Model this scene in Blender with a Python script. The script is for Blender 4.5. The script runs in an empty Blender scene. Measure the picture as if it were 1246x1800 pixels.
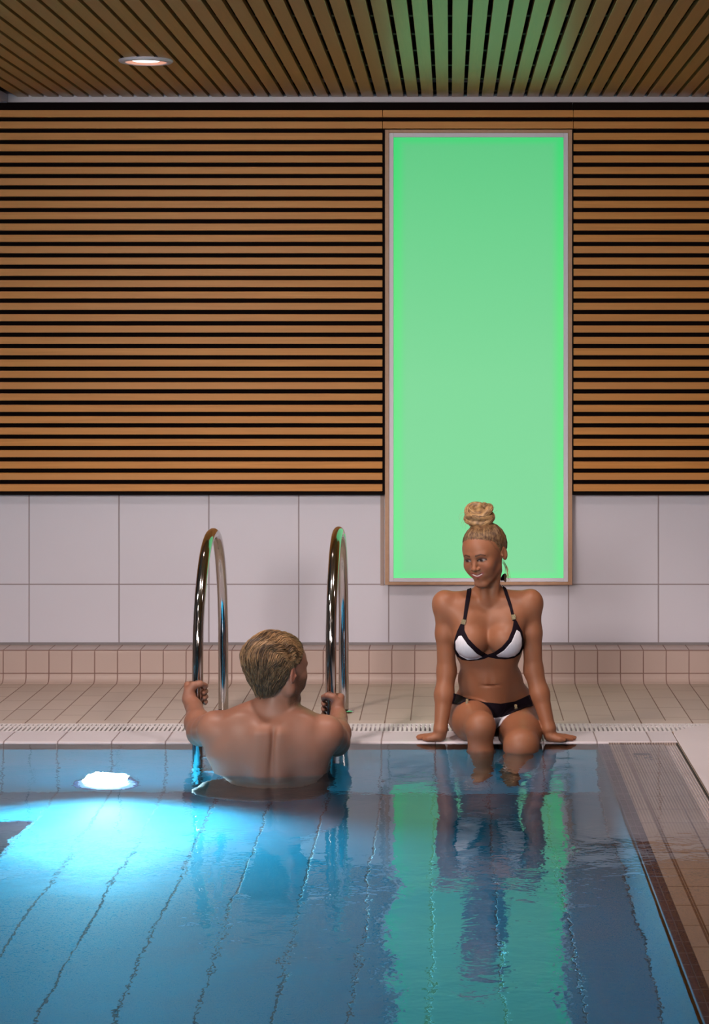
import bpy, bmesh, math, random
import numpy as np
from mathutils import Vector, Matrix
random.seed(7); rng = np.random.default_rng(11)
sc = bpy.context.scene
PI = math.pi

# ------------------------------------------------------------------ camera
F = 3800.0                 # focal length in pixels of the 1246 x 1800 frame
VX, VY = 791.0, 627.0      # where lines along +Y meet
H = 1.427                  # eye height above the deck
def P(px, py, y):          # point seen at a pixel, y metres in front of the camera
    return Vector(((px - VX) * y / F, y, H - (py - VY) * y / F))
def dist(s): return F / s
cam_d = bpy.data.cameras.new('camera'); cam = bpy.data.objects.new('camera', cam_d)
sc.collection.objects.link(cam); sc.camera = cam
cam.location = (0, 0, H); cam.rotation_euler = (PI / 2, 0, 0)
cam_d.sensor_fit = 'HORIZONTAL'; cam_d.sensor_width = 36
cam_d.lens = F / 1246 * 36
cam_d.shift_x = -(VX - 623) / 1246; cam_d.shift_y = -(900 - VY) / 1246
cam_d.clip_end = 100
cam_d.dof.use_dof = False

# ------------------------------------------------------------------ world, exposure, lamps
sc.view_settings.view_transform = 'Standard'; sc.view_settings.look = 'None'
sc.view_settings.gamma = 1; sc.view_settings.use_curve_mapping = False
sc.view_settings.exposure = -0.18
w = bpy.data.worlds.new('world'); sc.world = w; w.use_nodes = True
w.node_tree.nodes['Background'].inputs[0].default_value = (.05, .045, .05, 1)
w.node_tree.nodes['Background'].inputs[1].default_value = 0.3
try:
    sc.cycles.max_bounces = 10; sc.cycles.transmission_bounces = 8; sc.cycles.glossy_bounces = 5
    sc.cycles.diffuse_bounces = 4; sc.cycles.sample_clamp_indirect = 6.0
    sc.cycles.caustics_reflective = True; sc.cycles.caustics_refractive = True
    sc.cycles.blur_glossy = 0.6
    sc.cycles.use_denoising = True
except Exception: pass

ZC = 2.58
def lamp(name, kind, loc, energy, col, rot=(0, 0, 0), **kw):
    d = bpy.data.lights.new(name, kind); d.energy = energy; d.color = col
    for k, v in kw.items(): setattr(d, k, v)
    o = bpy.data.objects.new(name, d); o.location = loc; o.rotation_euler = rot
    sc.collection.objects.link(o); return o
WARM = (1.0, .85, .79)
def aim(o, target):
    o.rotation_euler = (Vector(target) - o.location).to_track_quat('-Z', 'Y').to_euler()
# recessed downlights of the hall (spots under the ceiling)
for (x, y, e) in [(-1.2, 7.0, 165), (-1.2, 4.4, 30), (.2, 7.1, 112), (2.0, 7.0, 38), (-3.0, 6.8, 95), (.4, 4.0, 14), (2.0, 4.0, 4), (-2.6, 4.0, 20)]:
    lamp('downlight_beam', 'SPOT', (x, y, ZC - .04), e, WARM, spot_size=2.5, spot_blend=.9, shadow_soft_size=.10)
# soft fill added out of view, on the camera side
k = lamp('hall_fill', 'AREA', (-2.2, 1.2, 2.45), 56, (1, .87, .82), shape='RECTANGLE', size=1.6, size_y=1.2, spread=math.radians(58)); aim(k, (-.3, 9.0, 1.0))
k = lamp('hall_fill', 'AREA', (1.6, -1.2, 2.45), 9, (1, .86, .80), shape='RECTANGLE', size=1.6, size_y=1.2, spread=math.radians(58)); aim(k, (-.2, 9.0, .9))
# key light on the two bathers
k = lamp('bather_spot', 'SPOT', (-1.9, 5.6, 2.5), 170, (1, .84, .78), spot_size=.52, spot_blend=.7, shadow_soft_size=.12); aim(k, (.15, 8.1, .35))
# underwater lamps: the one in view, and unseen fill added round the basin
UW = (.62, .88, 1.0)

# ------------------------------------------------------------------ node helpers
def lin(r, g, b):
    f = lambda c: (c / 255 / 12.92) if c / 255 <= .04045 else ((c / 255 + .055) / 1.055) ** 2.4
    return (f(r), f(g), f(b), 1)
class NT:
    def __init__(s, name):
        s.m = bpy.data.materials.new(name); s.m.use_nodes = True; s.t = s.m.node_tree
        s.b = s.t.nodes['Principled BSDF']; s.out = s.t.nodes['Material Output']
    def n(s, typ, **kw):
        nd = s.t.nodes.new(typ)
        for k, v in kw.items(): setattr(nd, k, v)
        return nd
    def set(s, sock, v):
        if v is None: return
        if isinstance(v, bpy.types.NodeSocket): s.t.links.new(v, sock)
        else: sock.default_value = v
    def math(s, op, a, b=None, c=None, clamp=False):
        nd = s.n('ShaderNodeMath', operation=op); nd.use_clamp = clamp
        s.set(nd.inputs[0], a); s.set(nd.inputs[1], b); s.set(nd.inputs[2], c); return nd.outputs[0]
    def vmath(s, op, a, b):
        nd = s.n('ShaderNodeVectorMath', operation=op); s.set(nd.inputs[0], a); s.set(nd.inputs[1], b); return nd.outputs[0]
    def obj(s): return s.n('ShaderNodeTexCoord').outputs['Object']
    def xyz(s, v=None):
        nd = s.n('ShaderNodeSeparateXYZ'); s.set(nd.inputs[0], v or s.obj()); return nd.outputs
    def comb(s, x, y, z):
        nd = s.n('ShaderNodeCombineXYZ'); s.set(nd.inputs[0], x); s.set(nd.inputs[1], y); s.set(nd.inputs[2], z); return nd.outputs[0]
    def mix(s, f, a, b, typ='MIX'):
        nd = s.n('ShaderNodeMix', data_type='RGBA', blend_type=typ)
        s.set(nd.inputs[0], f); s.set(nd.inputs[6], a); s.set(nd.inputs[7], b); return nd.outputs[2]
    def ramp(s, f, stops):
        nd = s.n('ShaderNodeValToRGB'); s.set(nd.inputs[0], f); e = nd.color_ramp.elements
        while len(e) < len(stops): e.new(.5)
        for i, (p, c) in enumerate(stops): e[i].position = p; e[i].color = c
        return nd.outputs[0]
    def noise(s, vec, scale, detail=2, rough=.5, dist=0):
        nd = s.n('ShaderNodeTexNoise'); s.set(nd.inputs['Vector'], vec); nd.inputs['Scale'].default_value = scale
        nd.inputs['Detail'].default_value = detail; nd.inputs['Roughness'].default_value = rough
        nd.inputs['Distortion'].default_value = dist; return nd.outputs[0]
    def white(s, v):
        nd = s.n('ShaderNodeTexWhiteNoise', noise_dimensions='1D'); s.set(nd.inputs['W'], v); return nd.outputs[0]
    def line(s, c, pitch, off, width, soft=.0015):     # 1 on a joint, 0 on the tile
        a = s.math('DIVIDE', s.math('SUBTRACT', c, off), pitch)
        a = s.math('ABSOLUTE', s.math('SUBTRACT', s.math('FRACT', s.math('ADD', a, .5)), .5))
        a = s.math('MULTIPLY', a, pitch)
        nd = s.n('ShaderNodeMapRange'); s.set(nd.inputs[0], a)
        nd.inputs[1].default_value = width / 2; nd.inputs[2].default_value = width / 2 + soft
        nd.inputs[3].default_value = 1; nd.inputs[4].default_value = 0; return nd.outputs[0]
    def bump(s, h, strength=1, distance=.001, normal=None):
        nd = s.n('ShaderNodeBump'); nd.inputs['Strength'].default_value = strength; nd.inputs['Distance'].default_value = distance
        s.set(nd.inputs['Height'], h)
        if normal is not None: s.set(nd.inputs['Normal'], normal)
        s.t.links.new(nd.outputs[0], s.b.inputs['Normal']); return nd.outputs[0]
    def p(s, **kw):
        names = dict(color='Base Color', rough='Roughness', metal='Metallic', spec='Specular IOR Level', ior='IOR', trans='Transmission Weight',
                     coat='Coat Weight', coatr='Coat Roughness', sss='Subsurface Weight', emis='Emission Color', emstr='Emission Strength')
        for k, v in kw.items(): s.set(s.b.inputs[names[k]], v)
        return s.m
def simple(name, col, rough=.5, metal=0, **kw):
    n = NT(name); return n.p(color=col, rough=rough, metal=metal, **kw)
def tiled(name, col, grout, joints, rough=.3, var=.06, depth=.0012, cols=None, **kw):
    """joints: list of (axis, pitch, offset, width); cols=(pitch, off, length, width): staggered running joints along Y"""
    n = NT(name); X = n.xyz()
    mask = None
    for (ax, pitch, off, wd) in joints:
        l = n.line(X[ax], pitch, off, wd); mask = l if mask is None else n.math('MAXIMUM', mask, l)
    cid = None
    if cols:
        cp, co, L, wd = cols
        cell = n.math('FLOOR', n.math('DIVIDE', n.math('SUBTRACT', X[0], co), cp))
        y2 = n.math('ADD', X[1], n.math('MULTIPLY', n.white(cell), L))
        l = n.line(y2, L, .0, wd); mask = n.math('MAXIMUM', mask, l)
        cid = n.math('ADD', n.math('MULTIPLY', cell, 7.31), n.math('FLOOR', n.math('DIVIDE', y2, L)))
    base = col
    if var and cid is not None:
        base = n.mix(n.white(cid), col, tuple(c * (1 - 2.5 * var) for c in col[:3]) + (1,))
    cl = n.mix(n.math('MULTIPLY', n.noise(n.obj(), 6, 4), var * 4), base, tuple(c * .72 for c in col[:3]) + (1,))
    c = n.mix(mask, cl, grout)
    n.bump(n.math('SUBTRACT', 1, mask), 1, depth)
    n.p(color=c, rough=n.math('ADD', n.math('MULTIPLY', mask, .5), rough), **kw)
    return n.m

# ------------------------------------------------------------------ mesh helpers
def tag(o, label=None, cat=None, group=None, kind=None):
    if label: o['label'] = label
    if cat: o['category'] = cat
    if group: o['group'] = group
    if kind: o['kind'] = kind
    return o
def mesh(name, verts, faces, mat, parent=None, smooth=False):
    me = bpy.data.meshes.new(name); me.from_pydata([tuple(v) for v in verts], [], faces)
    if mat:
        for m in (mat if isinstance(mat, (list, tuple)) else [mat]): me.materials.append(m)
    if smooth: me.polygons.foreach_set('use_smooth', [True] * len(me.polygons))
    me.update()
    o = bpy.data.objects.new(name, me); sc.collection.objects.link(o)
    if parent: o.parent = parent
    return o
class MB:
    def __init__(s): s.v = []; s.f = []
    def box(s, x0, x1, y0, y1, z0, z1):
        i = len(s.v)
        s.v += [(x, y, z) for z in (z0, z1) for y in (y0, y1) for x in (x0, x1)]
        s.f += [tuple(i + k for k in q) for q in ((0, 2, 3, 1), (4, 5, 7, 6), (0, 1, 5, 4), (2, 6, 7, 3), (0, 4, 6, 2), (1, 3, 7, 5))]
        return s
    def tube(s, pts, r, n=12, cap=True, r2=None):
        pts = [Vector(p) for p in pts]; rs = r if isinstance(r, (list, tuple)) else [r] * len(pts)
        i0 = len(s.v); t0 = (pts[1] - pts[0]).normalized()
        u = t0.orthogonal().normalized(); rings = []
        for k, p in enumerate(pts):
            t = (pts[min(k + 1, len(pts) - 1)] - pts[max(k - 1, 0)]).normalized()
            u = (u - t * u.dot(t)).normalized(); v = t.cross(u)
            rr = rs[k]
            for a in range(n):
                an = 2 * PI * a / n
                s.v.append(tuple(p + u * math.cos(an) * rr + v * math.sin(an) * rr * (r2 or 1)))
        for k in range(len(pts) - 1):
            for a in range(n):
                b = (a + 1) % n; A = i0 + k * n
                s.f.append((A + a, A + b, A + n + b, A + n + a))
        if cap:
            s.f.append(tuple(i0 + a for a in reversed(range(n)))); s.f.append(tuple(i0 + (len(pts) - 1) * n + a for a in range(n)))
        return s
    def prism(s, poly, z0, z1):
        i = len(s.v); n = len(poly)
        s.v += [(x, y, z0) for x, y in poly] + [(x, y, z1) for x, y in poly]
        s.f.append(tuple(i + k for k in reversed(range(n)))); s.f.append(tuple(i + n + k for k in range(n)))
        for k in range(n):
            j = (k + 1) % n; s.f.append((i + k, i + j, i + n + j, i + n + k))
        return s
    def lathe(s, prof, c=(0, 0, 0), n=48, axis='z'):
        i = len(s.v); m = len(prof)
        for (r, h) in prof:
            for a in range(n):
                an = 2 * PI * a / n; q = (math.cos(an) * r, math.sin(an) * r)
                s.v.append((c[0] + q[0], c[1] + q[1], c[2] + h) if axis == 'z' else (c[0] + q[0], c[1] + h, c[2] + q[1]))
        for k in range(m - 1):
            for a in range(n):
                b = (a + 1) % n
                s.f.append((i + k * n + a, i + k * n + b, i + (k + 1) * n + b, i + (k + 1) * n + a))
        return s
    def build(s, name, mat, parent=None, smooth=False, bevel=0):
        o = mesh(name, s.v, s.f, mat, parent, smooth)
        if bevel:
            md = o.modifiers.new('bevel', 'BEVEL'); md.width = bevel; md.segments = 2; md.limit_method = 'ANGLE'
        return o
def empty(name, loc=(0, 0, 0)):
    o = bpy.data.objects.new(name, None); o.empty_display_size = .1; sc.collection.objects.link(o)
    # parts keep world coordinates: the empty stays unrotated, parts are offset back in keep()
    o.location = loc; return o
def keep(o, parent):
    o.parent = parent; bpy.context.view_layer.update()
    o.matrix_parent_inverse = Matrix.Translation(-parent.matrix_world.translation); return o

# ------------------------------------------------------------------ key distances
YW = F / 395.0            # tiled wall
YK = F / 401.8            # low tiled ledge
YE = F / 474.5            # pool edge
YG0, YG1 = F * H / (1285.6 - VY), F * H / (1271.5 - VY)    # drain grate, near and far edge
YR = F * H / (1266.5 - VY)
XJ = .5453                # a tile joint
XP = .548                 # right pool edge
DEPTH = .836
XL, XR, YF = -4.0, 3.0, -3.0

# ------------------------------------------------------------------ materials of the hall
m_white = tiled('white_wall_tile', (.66, .645, .73, 1), (.30, .25, .27, 1), [(0, .4, .527, .0035), (2, .4, .414, .0035)], rough=.28, var=.02)
m_kick = tiled('beige_tile', (.50, .385, .345, 1), (.24, .14, .12, 1), [(0, .1, XJ, .0026), (2, .1, .0413, .0022)], rough=.35, var=.05)
m_deck = tiled('beige_deck_tile', (.50, .40, .33, 1), (.23, .15, .12, 1), [(0, .1, XJ, .0026)], rough=.33, var=.05, cols=(.1, XJ, .243, .0022))
m_row = tiled('beige_edge_tile', (.52, .42, .36, 1), (.19, .11, .085, 1), [(0, .2, XJ, .0034)], rough=.33, var=.04)
m_cop = tiled('pale_coping_tile', (.58, .53, .57, 1), (.26, .20, .21, 1), [(0, .2, XJ, .0034)], rough=.22, var=.03)
m_pool_lit = tiled('pool_tile_lit', (.20, .58, .66, 1), (.07, .22, .26, 1), [(0, .2, XJ, .0042)], rough=.35, var=.05)  # lighter copy of the basin tile: scattered light put into its colour
m_pool_shaded = tiled('pool_tile_shaded', (.015, .158, .235, 1), (.004, .050, .070, 1), [(0, .2, XJ, .005)], rough=.35, var=.05)  # same tile, darker copy: the dimmer light is put into its colour
m_dark = tiled('dark_mosaic', (.030, .022, .050, 1), (.07, .06, .09, 1), [(1, .1, .0, .003), (0, .02, XP, .0012)], rough=.12, var=.05)

def slat_wood(name, ax, pitch, off, c1, c2, c3, rough, along):
    n = NT(name); X = n.xyz()
    cell = n.math('FLOOR', n.math('DIVIDE', n.math('SUBTRACT', X[ax], off), pitch))
    r = n.white(cell); r2 = n.white(n.math('ADD', cell, 57.3))
    sc_ = [60, 60, 60]; sc_[along] = 2.2
    v = n.comb(n.math('MULTIPLY', X[0], sc_[0]), n.math('MULTIPLY', X[1], sc_[1]), n.math('MULTIPLY', X[2], sc_[2]))
    v = n.vmath('ADD', v, n.comb(n.math('MULTIPLY', r, 40), n.math('MULTIPLY', r, 40), n.math('MULTIPLY', r2, 40)))
    g = n.noise(v, 1.0, 5, .6, .8)
    g = n.math('MULTIPLY_ADD', g, 2.4, -.7, clamp=True)
    v2 = n.vmath('ADD', n.comb(*[n.math('MULTIPLY', X[i], 1.6 if i == along else .0) for i in range(3)]), n.comb(n.math('MULTIPLY', r2, 30), n.math('MULTIPLY', r, 30), 0))
    g2 = n.noise(v2, 1.2, 2)
    base = n.mix(g, c1, c2)
    base = n.mix(n.math('MULTIPLY', r, .75), base, c3)
    base = n.mix(n.math('MULTIPLY', g2, .35), base, c1)
    n.bump(g, .12, .0005)
    return n.p(color=base, rough=rough, spec=.5 if along == 1 else .3, coat=.25 if along == 1 else .03, coatr=.28)
m_slat = slat_wood('wall_slat_wood', 2, .05047, .0, (.66, .285, .062, 1), (.48, .19, .036, 1), (.55, .25, .080, 1), .50, 0)
m_cslat = slat_wood('ceiling_slat_wood', 0, .0665, .0083, (.42, .215, .062, 1), (.29, .13, .032, 1), (.35, .18, .07, 1), .36, 1)
m_black = simple('black_backing', (.006, .003, .003, 1), .9, spec=.1)
m_batten = simple('dark_batten', (.03, .018, .01, 1), .7)
m_trim = simple('white_lacquer', (.55, .52, .58, 1), .35)
m_hall = simple('hall_paint', (.22, .17, .15, 1), .6)
m_plast = simple('white_plastic', (.70, .66, .68, 1), .35)
m_frame = NT('oak_frame'); 
m_frame = m_frame.p(color=m_frame.mix(m_frame.noise(m_frame.obj(), 35, 4), (.52, .31, .19, 1), (.40, .21, .12, 1)), rough=.45)
m_alu = simple('grey_aluminium', (.72, .69, .78, 1), .35, 0)
m_rub = simple('dark_gutter', (.012, .010, .012, 1), .6)

# ------------------------------------------------------------------ the hall shell
def S(name, mb, mat, **k):
    o = mb.build(name, mat, **k); o['kind'] = 'structure'; return o
S('wall_back', MB().box(XL, XR, YW, YW + .15, -.1, ZC + .2), m_white)
S('wall_left', MB().box(XL - .15, XL, YF, YW + .15, -.1, ZC + .2), m_hall)
S('wall_right', MB().box(XR, XR + .15, YF, YW + .15, -.1, ZC + .2), m_hall)
S('wall_front', MB().box(XL, XR, YF - .15, YF, -.1, ZC + .2), m_hall)
# tiled ledge at the foot of the wall, with a coved foot
prof = [(YW + .02, .146), (YK + .006, .1435), (YK + .001, .1415), (YK, .137), (YK, .032)]
for a in range(1, 7):
    t = a / 6 * PI / 2; prof.append((YK - .028 + .028 * math.cos(t), .030 - .028 * math.sin(t) + .0))
prof += [(YK - .035, -.02), (YW + .02, -.02)]
vv = []; ff = []
for x in (XL, XR):
    for (y, z) in prof: vv.append((x, y, z))
n_ = len(prof)
for k_ in range(n_ - 1): ff.append((k_, k_ + 1, n_ + k_ + 1, n_ + k_))
o = mesh('trim_1', vv, ff, m_kick); o['kind'] = 'structure'
md = o.modifiers.new('b', 'BEVEL'); md.width = .002; md.segments = 1
S('trim_2', MB().box(XL, XR, YW - .008, YW + .01, .144, .156), simple('grey_sealant', (.22, .20, .21, 1), .6))
# deck
S('floor', MB().box(XL, XR, YR, YK + .05, -.12, 0).box(.842, XR, YF, YG0, -.12, -.001).box(XL, XR, YF, .6, -.12, -.001).box(1.5,XR,YG0,YR,-.12,-.001), m_deck)
S('floor_edge_row', MB().box(XL, XR, YG1, YR, -.12, 0), m_row)
S('floor_gutter', MB().box(XL, XR, YG0 - .003, YG1 + .003, -.12, -.05), m_rub)
# far coping with a rounded nose
pf = [(YG0, -.12), (YG0, -.003), (YG0 - .003, 0), (YE + .016, 0), (YE + .008, -.002), (YE + .002, -.007), (YE, -.014), (YE, -.12)]
vv = [(x, y, z) for x in (XL, .842) for (y, z) in pf]; n_ = len(pf)
ff = [(k_ + n_, k_ + n_ + 1, k_ + 1, k_) for k_ in range(n_ - 1)]
o = mesh('floor_coping', vv, ff, m_cop, smooth=False); o['kind'] = 'structure'
# basin: far wall, right wall, floor
S('pool_wall_back', MB().box(XL, XP + .3, YE, YE + .1, -DEPTH - .1, -.0145), m_pool_lit)
S('pool_wall_right', MB().box(XP, XP + .2, .6, YE, -DEPTH - .1, -.045), m_pool_shaded)  # darker tile copy, so this wall looks less lit
S('pool_wall_left', MB().box(XL - .1, XL, .6, YE, -DEPTH - .1, -.045), m_pool_lit)
S('pool_wall_front', MB().box(XL, XP, .5, .6, -DEPTH - .1, -.045), m_pool_lit)
S('pool_floor', MB().box(XL, XP + .2, .5, YE + .1, -DEPTH - .1, -DEPTH), m_pool_shaded)
# dark inlaid panel on the pool floor
S('pool_floor_marking', MB().box(XL, -1.461, 3.0, 7.563, -DEPTH, -DEPTH + .003), tiled('black_mosaic', (.004, .002, .006, 1), (.012, .010, .016, 1), [(1, .1, .0, .003), (0, .1, XJ, .003)], rough=.8, var=.05, spec=.05))

# right-hand coping: dark mosaic strip then two ribbed beige rows, slightly under water near the pool
def ribbed():
    n = NT('ribbed_coping_tile'); X = n.xyz()
    rib = n.math('SINE', n.math('MULTIPLY', X[0], 2 * PI / .0095))
    j = n.math('MAXIMUM', n.line(X[1], .2, .05, .003), n.math('MAXIMUM', n.line(X[0], .1015, XJ + .0955, .0035), n.line(X[0], 9, .6335, .0045, .002)))
    sel = n.n('ShaderNodeMapRange'); n.set(sel.inputs[0], X[1]); sel.inputs[1].default_value = 6.4; sel.inputs[2].default_value = 7.0
    r_ = n.math('MULTIPLY', n.math('MULTIPLY_ADD', rib, .5, .5), sel.outputs[0])
    base = n.mix(n.noise(n.obj(), 9, 3), (.50, .39, .35, 1), (.40, .31, .27, 1))
    base = n.mix(n.math('MULTIPLY', r_, .85), base, (.10, .065, .065, 1))
    c = n.mix(j, base, (.13, .08, .07, 1))
    n.bump(n.math('SUBTRACT', 1, n.math('MAXIMUM', r_, j)), 1, .0015)
    return n.p(color=c, rough=.22, coat=.6, coatr=.05)
m_rib = ribbed()
S('floor_dark_strip', MB().box(XP, XP + .0395, .6, YE - .0, -.12, -.010), m_dark)
S('floor_ribbed_coping', MB().box(XP + .0395, .842, .6, YE, -.12, -.0080).box(XP + .0395, .842, YE - .0001, YG0, -.12, -.0030), m_rib)
# dark slot along the outside of the ribbed rows
S('floor_slot', MB().box(.838, .8425, .6, YE + .02, -.12, -.004), m_rub)

# ceiling: lacquered slats running towards the wall, dark battens above
mb = MB(); x = -1.995 + .0005
k0 = 0
PX = .0665; XC0 = -.0005 + .0083    # slat starts just right of a gap centred at x = 0
i = math.floor((-1.96 - XC0) / PX)
for j_ in range(i + 1, int((XR - XC0) / PX) + 1):
    x0 = XC0 + j_ * PX
    mb.box(x0, x0 + PX - .0155, YF, YW - .028, ZC, ZC + .02)
ceil = S('ceiling', mb, m_cslat, bevel=.0012)
S('ceiling_cover', MB().box(XL, XR, YF, YW + .15, ZC + .10, ZC + .25), m_black)
mb = MB()
for j_ in range(14): mb.box(XL, XR, YW - .10 - j_ * .42, YW - .06 - j_ * .42, ZC + .02, ZC + .055)
S('ceiling_battens', mb, m_batten)
S('ceiling_left_part', MB().box(XL, -2.01, YF, YW, ZC - .0, ZC + .1), m_hall)
S('trim_3', MB().box(-1.972, XR, YW - .028, YW - .004, ZC - .024, ZC + .012), m_trim, bevel=.001)
S('trim_4', MB().box(-2.02, -1.962, YF, YW - .004, ZC - .028, ZC + .01), m_trim, bevel=.001)

# ------------------------------------------------------------------ slatted cladding on the wall
YC = F / 398.0
def zpx(y, s): return H - (y - VY) / s
P_ = 19.93 / 398; HS = 12.4 / 398
def panel(x0px, x1px, k0, k1, label, name='slatted_wall_panel'):
    x0, x1 = (x0px - VX) / 398, (x1px - VX) / 398
    zt = zpx(193.5 + 19.93 * k0, 398); zb = zpx(193.5 + 19.93 * (k1 - 1), 398) - HS
    root = empty(name, ((x0 + x1) / 2, YW, zb)); tag(root, label, 'wall panel')
    mb = MB()
    for k in range(k0, k1):
        z = zpx(193.5 + 19.93 * k, 398); mb.box(x0, x1, YC, YC + .032, z - HS, z)
    keep(mb.build('slats', m_slat, bevel=.0015), root)
    return root, x0, x1, zb, zt
def backing(root, boxes): 
    mb = MB()
    for b in boxes: mb.box(*b)
    keep(mb.build('backing_board', m_black), root)
LX0 = XL + .02
r1, a0, a1, zb, zt = panel(VX + LX0 * 398, 672, 0, 34, 'wide panel of horizontal wooden slats on the wall left of the green light panel')
backing(r1, [(LX0, a1 + .003, YC + .033, YW, zb - .016, ZC - .026), (a1 + .001, (676 - VX) / 398 - .001, YC + .006, YW, zb - .016, zpx(228, 398)), (LX0, a1 + .003, YC + .004, YC + .032, zb - .016, zb - .004)])
r2, a0, a1, _, zt2 = panel(672.6, 1007.4, 0, 2, 'two short wooden slats on the wall above the green light panel')
backing(r2, [(a0 + .001, a1 - .001, YC + .033, YW, zpx(227.5, 398), ZC - .026)])
r3, a0, a1, zb, zt = panel(1008, VX + (XR - .02) * 398, 0, 34, 'panel of horizontal wooden slats on the wall right of the green light panel')
backing(r3, [(a0 + .001, XR - .02, YC + .033, YW, zb - .016, ZC - .026), ((1006 - VX) / 398 + .001, a0 + .0005, YC + .006, YW, zb - .016, zpx(228, 398)), (a0 + .001, XR - .02, YC + .004, YC + .032, zb - .016, zb - .004)])

# ------------------------------------------------------------------ green light panel
YP = F / 397.5
def q(px, py, s=397.5): return ((px - VX) / s, H - (py - VY) / s)
lp = empty('light_panel', (q(841, 628)[0], YW, q(841, 1028)[1])); tag(lp, 'tall glowing green light panel in a wooden frame on the tiled wall', 'light panel')
def rect_frame(name, outer, inner, y0, y1, mat, par, bev=.001):
    (ox0, oz1), (ox1, oz0) = outer; (ix0, iz1), (ix1, iz0) = inner
    mb = MB().box(ox0, ix0, y0, y1, oz0, oz1).box(ix1, ox1, y0, y1, oz0, oz1).box(ix0, ix1, y0, y1, iz1, oz1).box(ix0, ix1, y0, y1, oz0, iz0)
    return keep(mb.build(name, mat, bevel=bev), par)
rect_frame('wooden_frame', (q(676.5, 228), q(1005.5, 1028)), (q(683.5, 233.5), q(998.5, 1023)), YP - .004, YW - .001, m_frame, lp)
rect_frame('inner_frame', (q(683.7, 233.7), q(998.3, 1022.8)), (q(691.5, 241), q(990.5, 1016.5)), YP + .002, YW - .001, m_alu, lp)
ng = NT('green_lit_acrylic'); X = ng.xyz()
(gx0, gz1), (gx1, gz0) = q(691, 240), q(991, 1017)
def edge(sock, a, b, wd):
    d = ng.math('MINIMUM', ng.math('SUBTRACT', sock, a), ng.math('SUBTRACT', b, sock))
    nd = ng.n('ShaderNodeMapRange'); nd.interpolation_type = 'SMOOTHERSTEP'; ng.set(nd.inputs[0], d); nd.inputs[1].default_value = .004; nd.inputs[2].default_value = wd
    nd.inputs[3].default_value = 1; nd.inputs[4].default_value = 0; return nd.outputs[0]
e = ng.math('MAXIMUM', edge(X[0], gx0, gx1, .07), ng.math('MULTIPLY', edge(X[2], gz0, gz1, .05), .8))
tz = ng.n('ShaderNodeMapRange'); ng.set(tz.inputs[0], X[2]); tz.inputs[1].default_value = gz0; tz.inputs[2].default_value = gz1
core = ng.ramp(tz.outputs[0], [(0, lin(130, 224, 160)), (.45, lin(126, 223, 156)), (.8, lin(106, 215, 143)), (1, lin(92, 208, 134))])
edg = ng.ramp(tz.outputs[0], [(0, lin(112, 240, 150)), (.6, lin(95, 236, 132)), (1, lin(50, 222, 118))])
m_green = ng.p(color=(.02, .05, .03, 1), rough=.6, emis=ng.mix(e, core, edg), emstr=1.0)
o = keep(MB().box(gx0 - .002, gx1 + .002, YP + .012, YP + .02, gz0 - .002, gz1 + .002).build('lit_screen', m_green), lp)
# narrow brown strip on the tiles at the panel's left flank
S('trim_5', MB().box((668.5 - VX) / 395, (675 - VX) / 395, YW - .004, YW + .01, zpx(1029, 395), zpx(869, 395)), simple('brown_strip', (.34, .25, .22, 1), .5))

# ------------------------------------------------------------------ drain grate
mb = MB(); GP = .01745; xg = XL
nb = int((1.5 - XL) / GP)
for j_ in range(nb): mb.box(XL + j_ * GP, XL + j_ * GP + .0098, YG0 + .001, YG1 - .001, -.022, .0)
mb.box(XL, 1.5, YG0, YG0 + .012, -.022, -.0005).box(XL, 1.5, YG1 - .014, YG1, -.022, -.0005).box(XL, 1.5, YG1 - .066, YG1 - .054, -.022, -.0005)
tag(mb.build('drain_grate', m_plast, bevel=0), 'long white slotted overflow grate along the far pool edge', 'grate')

# pale cover slab lying on the deck to the right
YS1 = F * H / (1288 - VY)
poly = [(.8435, .9), (.8435, YS1 - .05), (.847, YS1 - .01), (.862, YS1 + .015), (1.02, YS1 + .19), (1.35, YS1 + .55), (2.2, YS1 + .75), (2.2, .9)]
nw = NT('pale_slab'); 
o = MB().prism(poly, .0005, .007).build('floor_cover_slab', nw.p(color=nw.mix(nw.noise(nw.obj(), 3, 3), (.70, .64, .68, 1), (.60, .54, .57, 1)), rough=.4), bevel=.002)
tag(o, 'smooth pale slab lying on the deck at the right edge', 'floor slab')

# depth mark on the ribbed coping: dark strokes
ms = simple('dark_mark_paint', (.012, .010, .02, 1), .5)
mb = MB()
def mk(px0, px1, py0, py1):
    ya, yb = F * H / (py1 - VY), F * H / (py0 - VY)
    xm = lambda p_: (p_ - VX) / F * (ya + yb) / 2
    mb.box(xm(px0), xm(px1), ya - .006, yb + .006, -.0080, -.0070)
for a in [(1113, 1141.5, 1321, 1322.0), (1113.5, 1120, 1322.9, 1323.7), (1120, 1137, 1322.4, 1323.9), (1137.5, 1143, 1322.4, 1323.4), (1114.5, 1119.5, 1325.6, 1326.6), (1140, 1144.5, 1325.4, 1326.6), (1117, 1121, 1328.4, 1329.4), (1131.5, 1137, 1328.2, 1329.6), (1140, 1146, 1328.2, 1329.3), (1118.5, 1122, 1331.6, 1333), (1142, 1147, 1331.3, 1332.6)]: mk(*a)
tag(mb.build('depth_mark', ms), 'small dark painted depth mark on the ribbed tiles at the right pool corner', 'marking')

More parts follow.
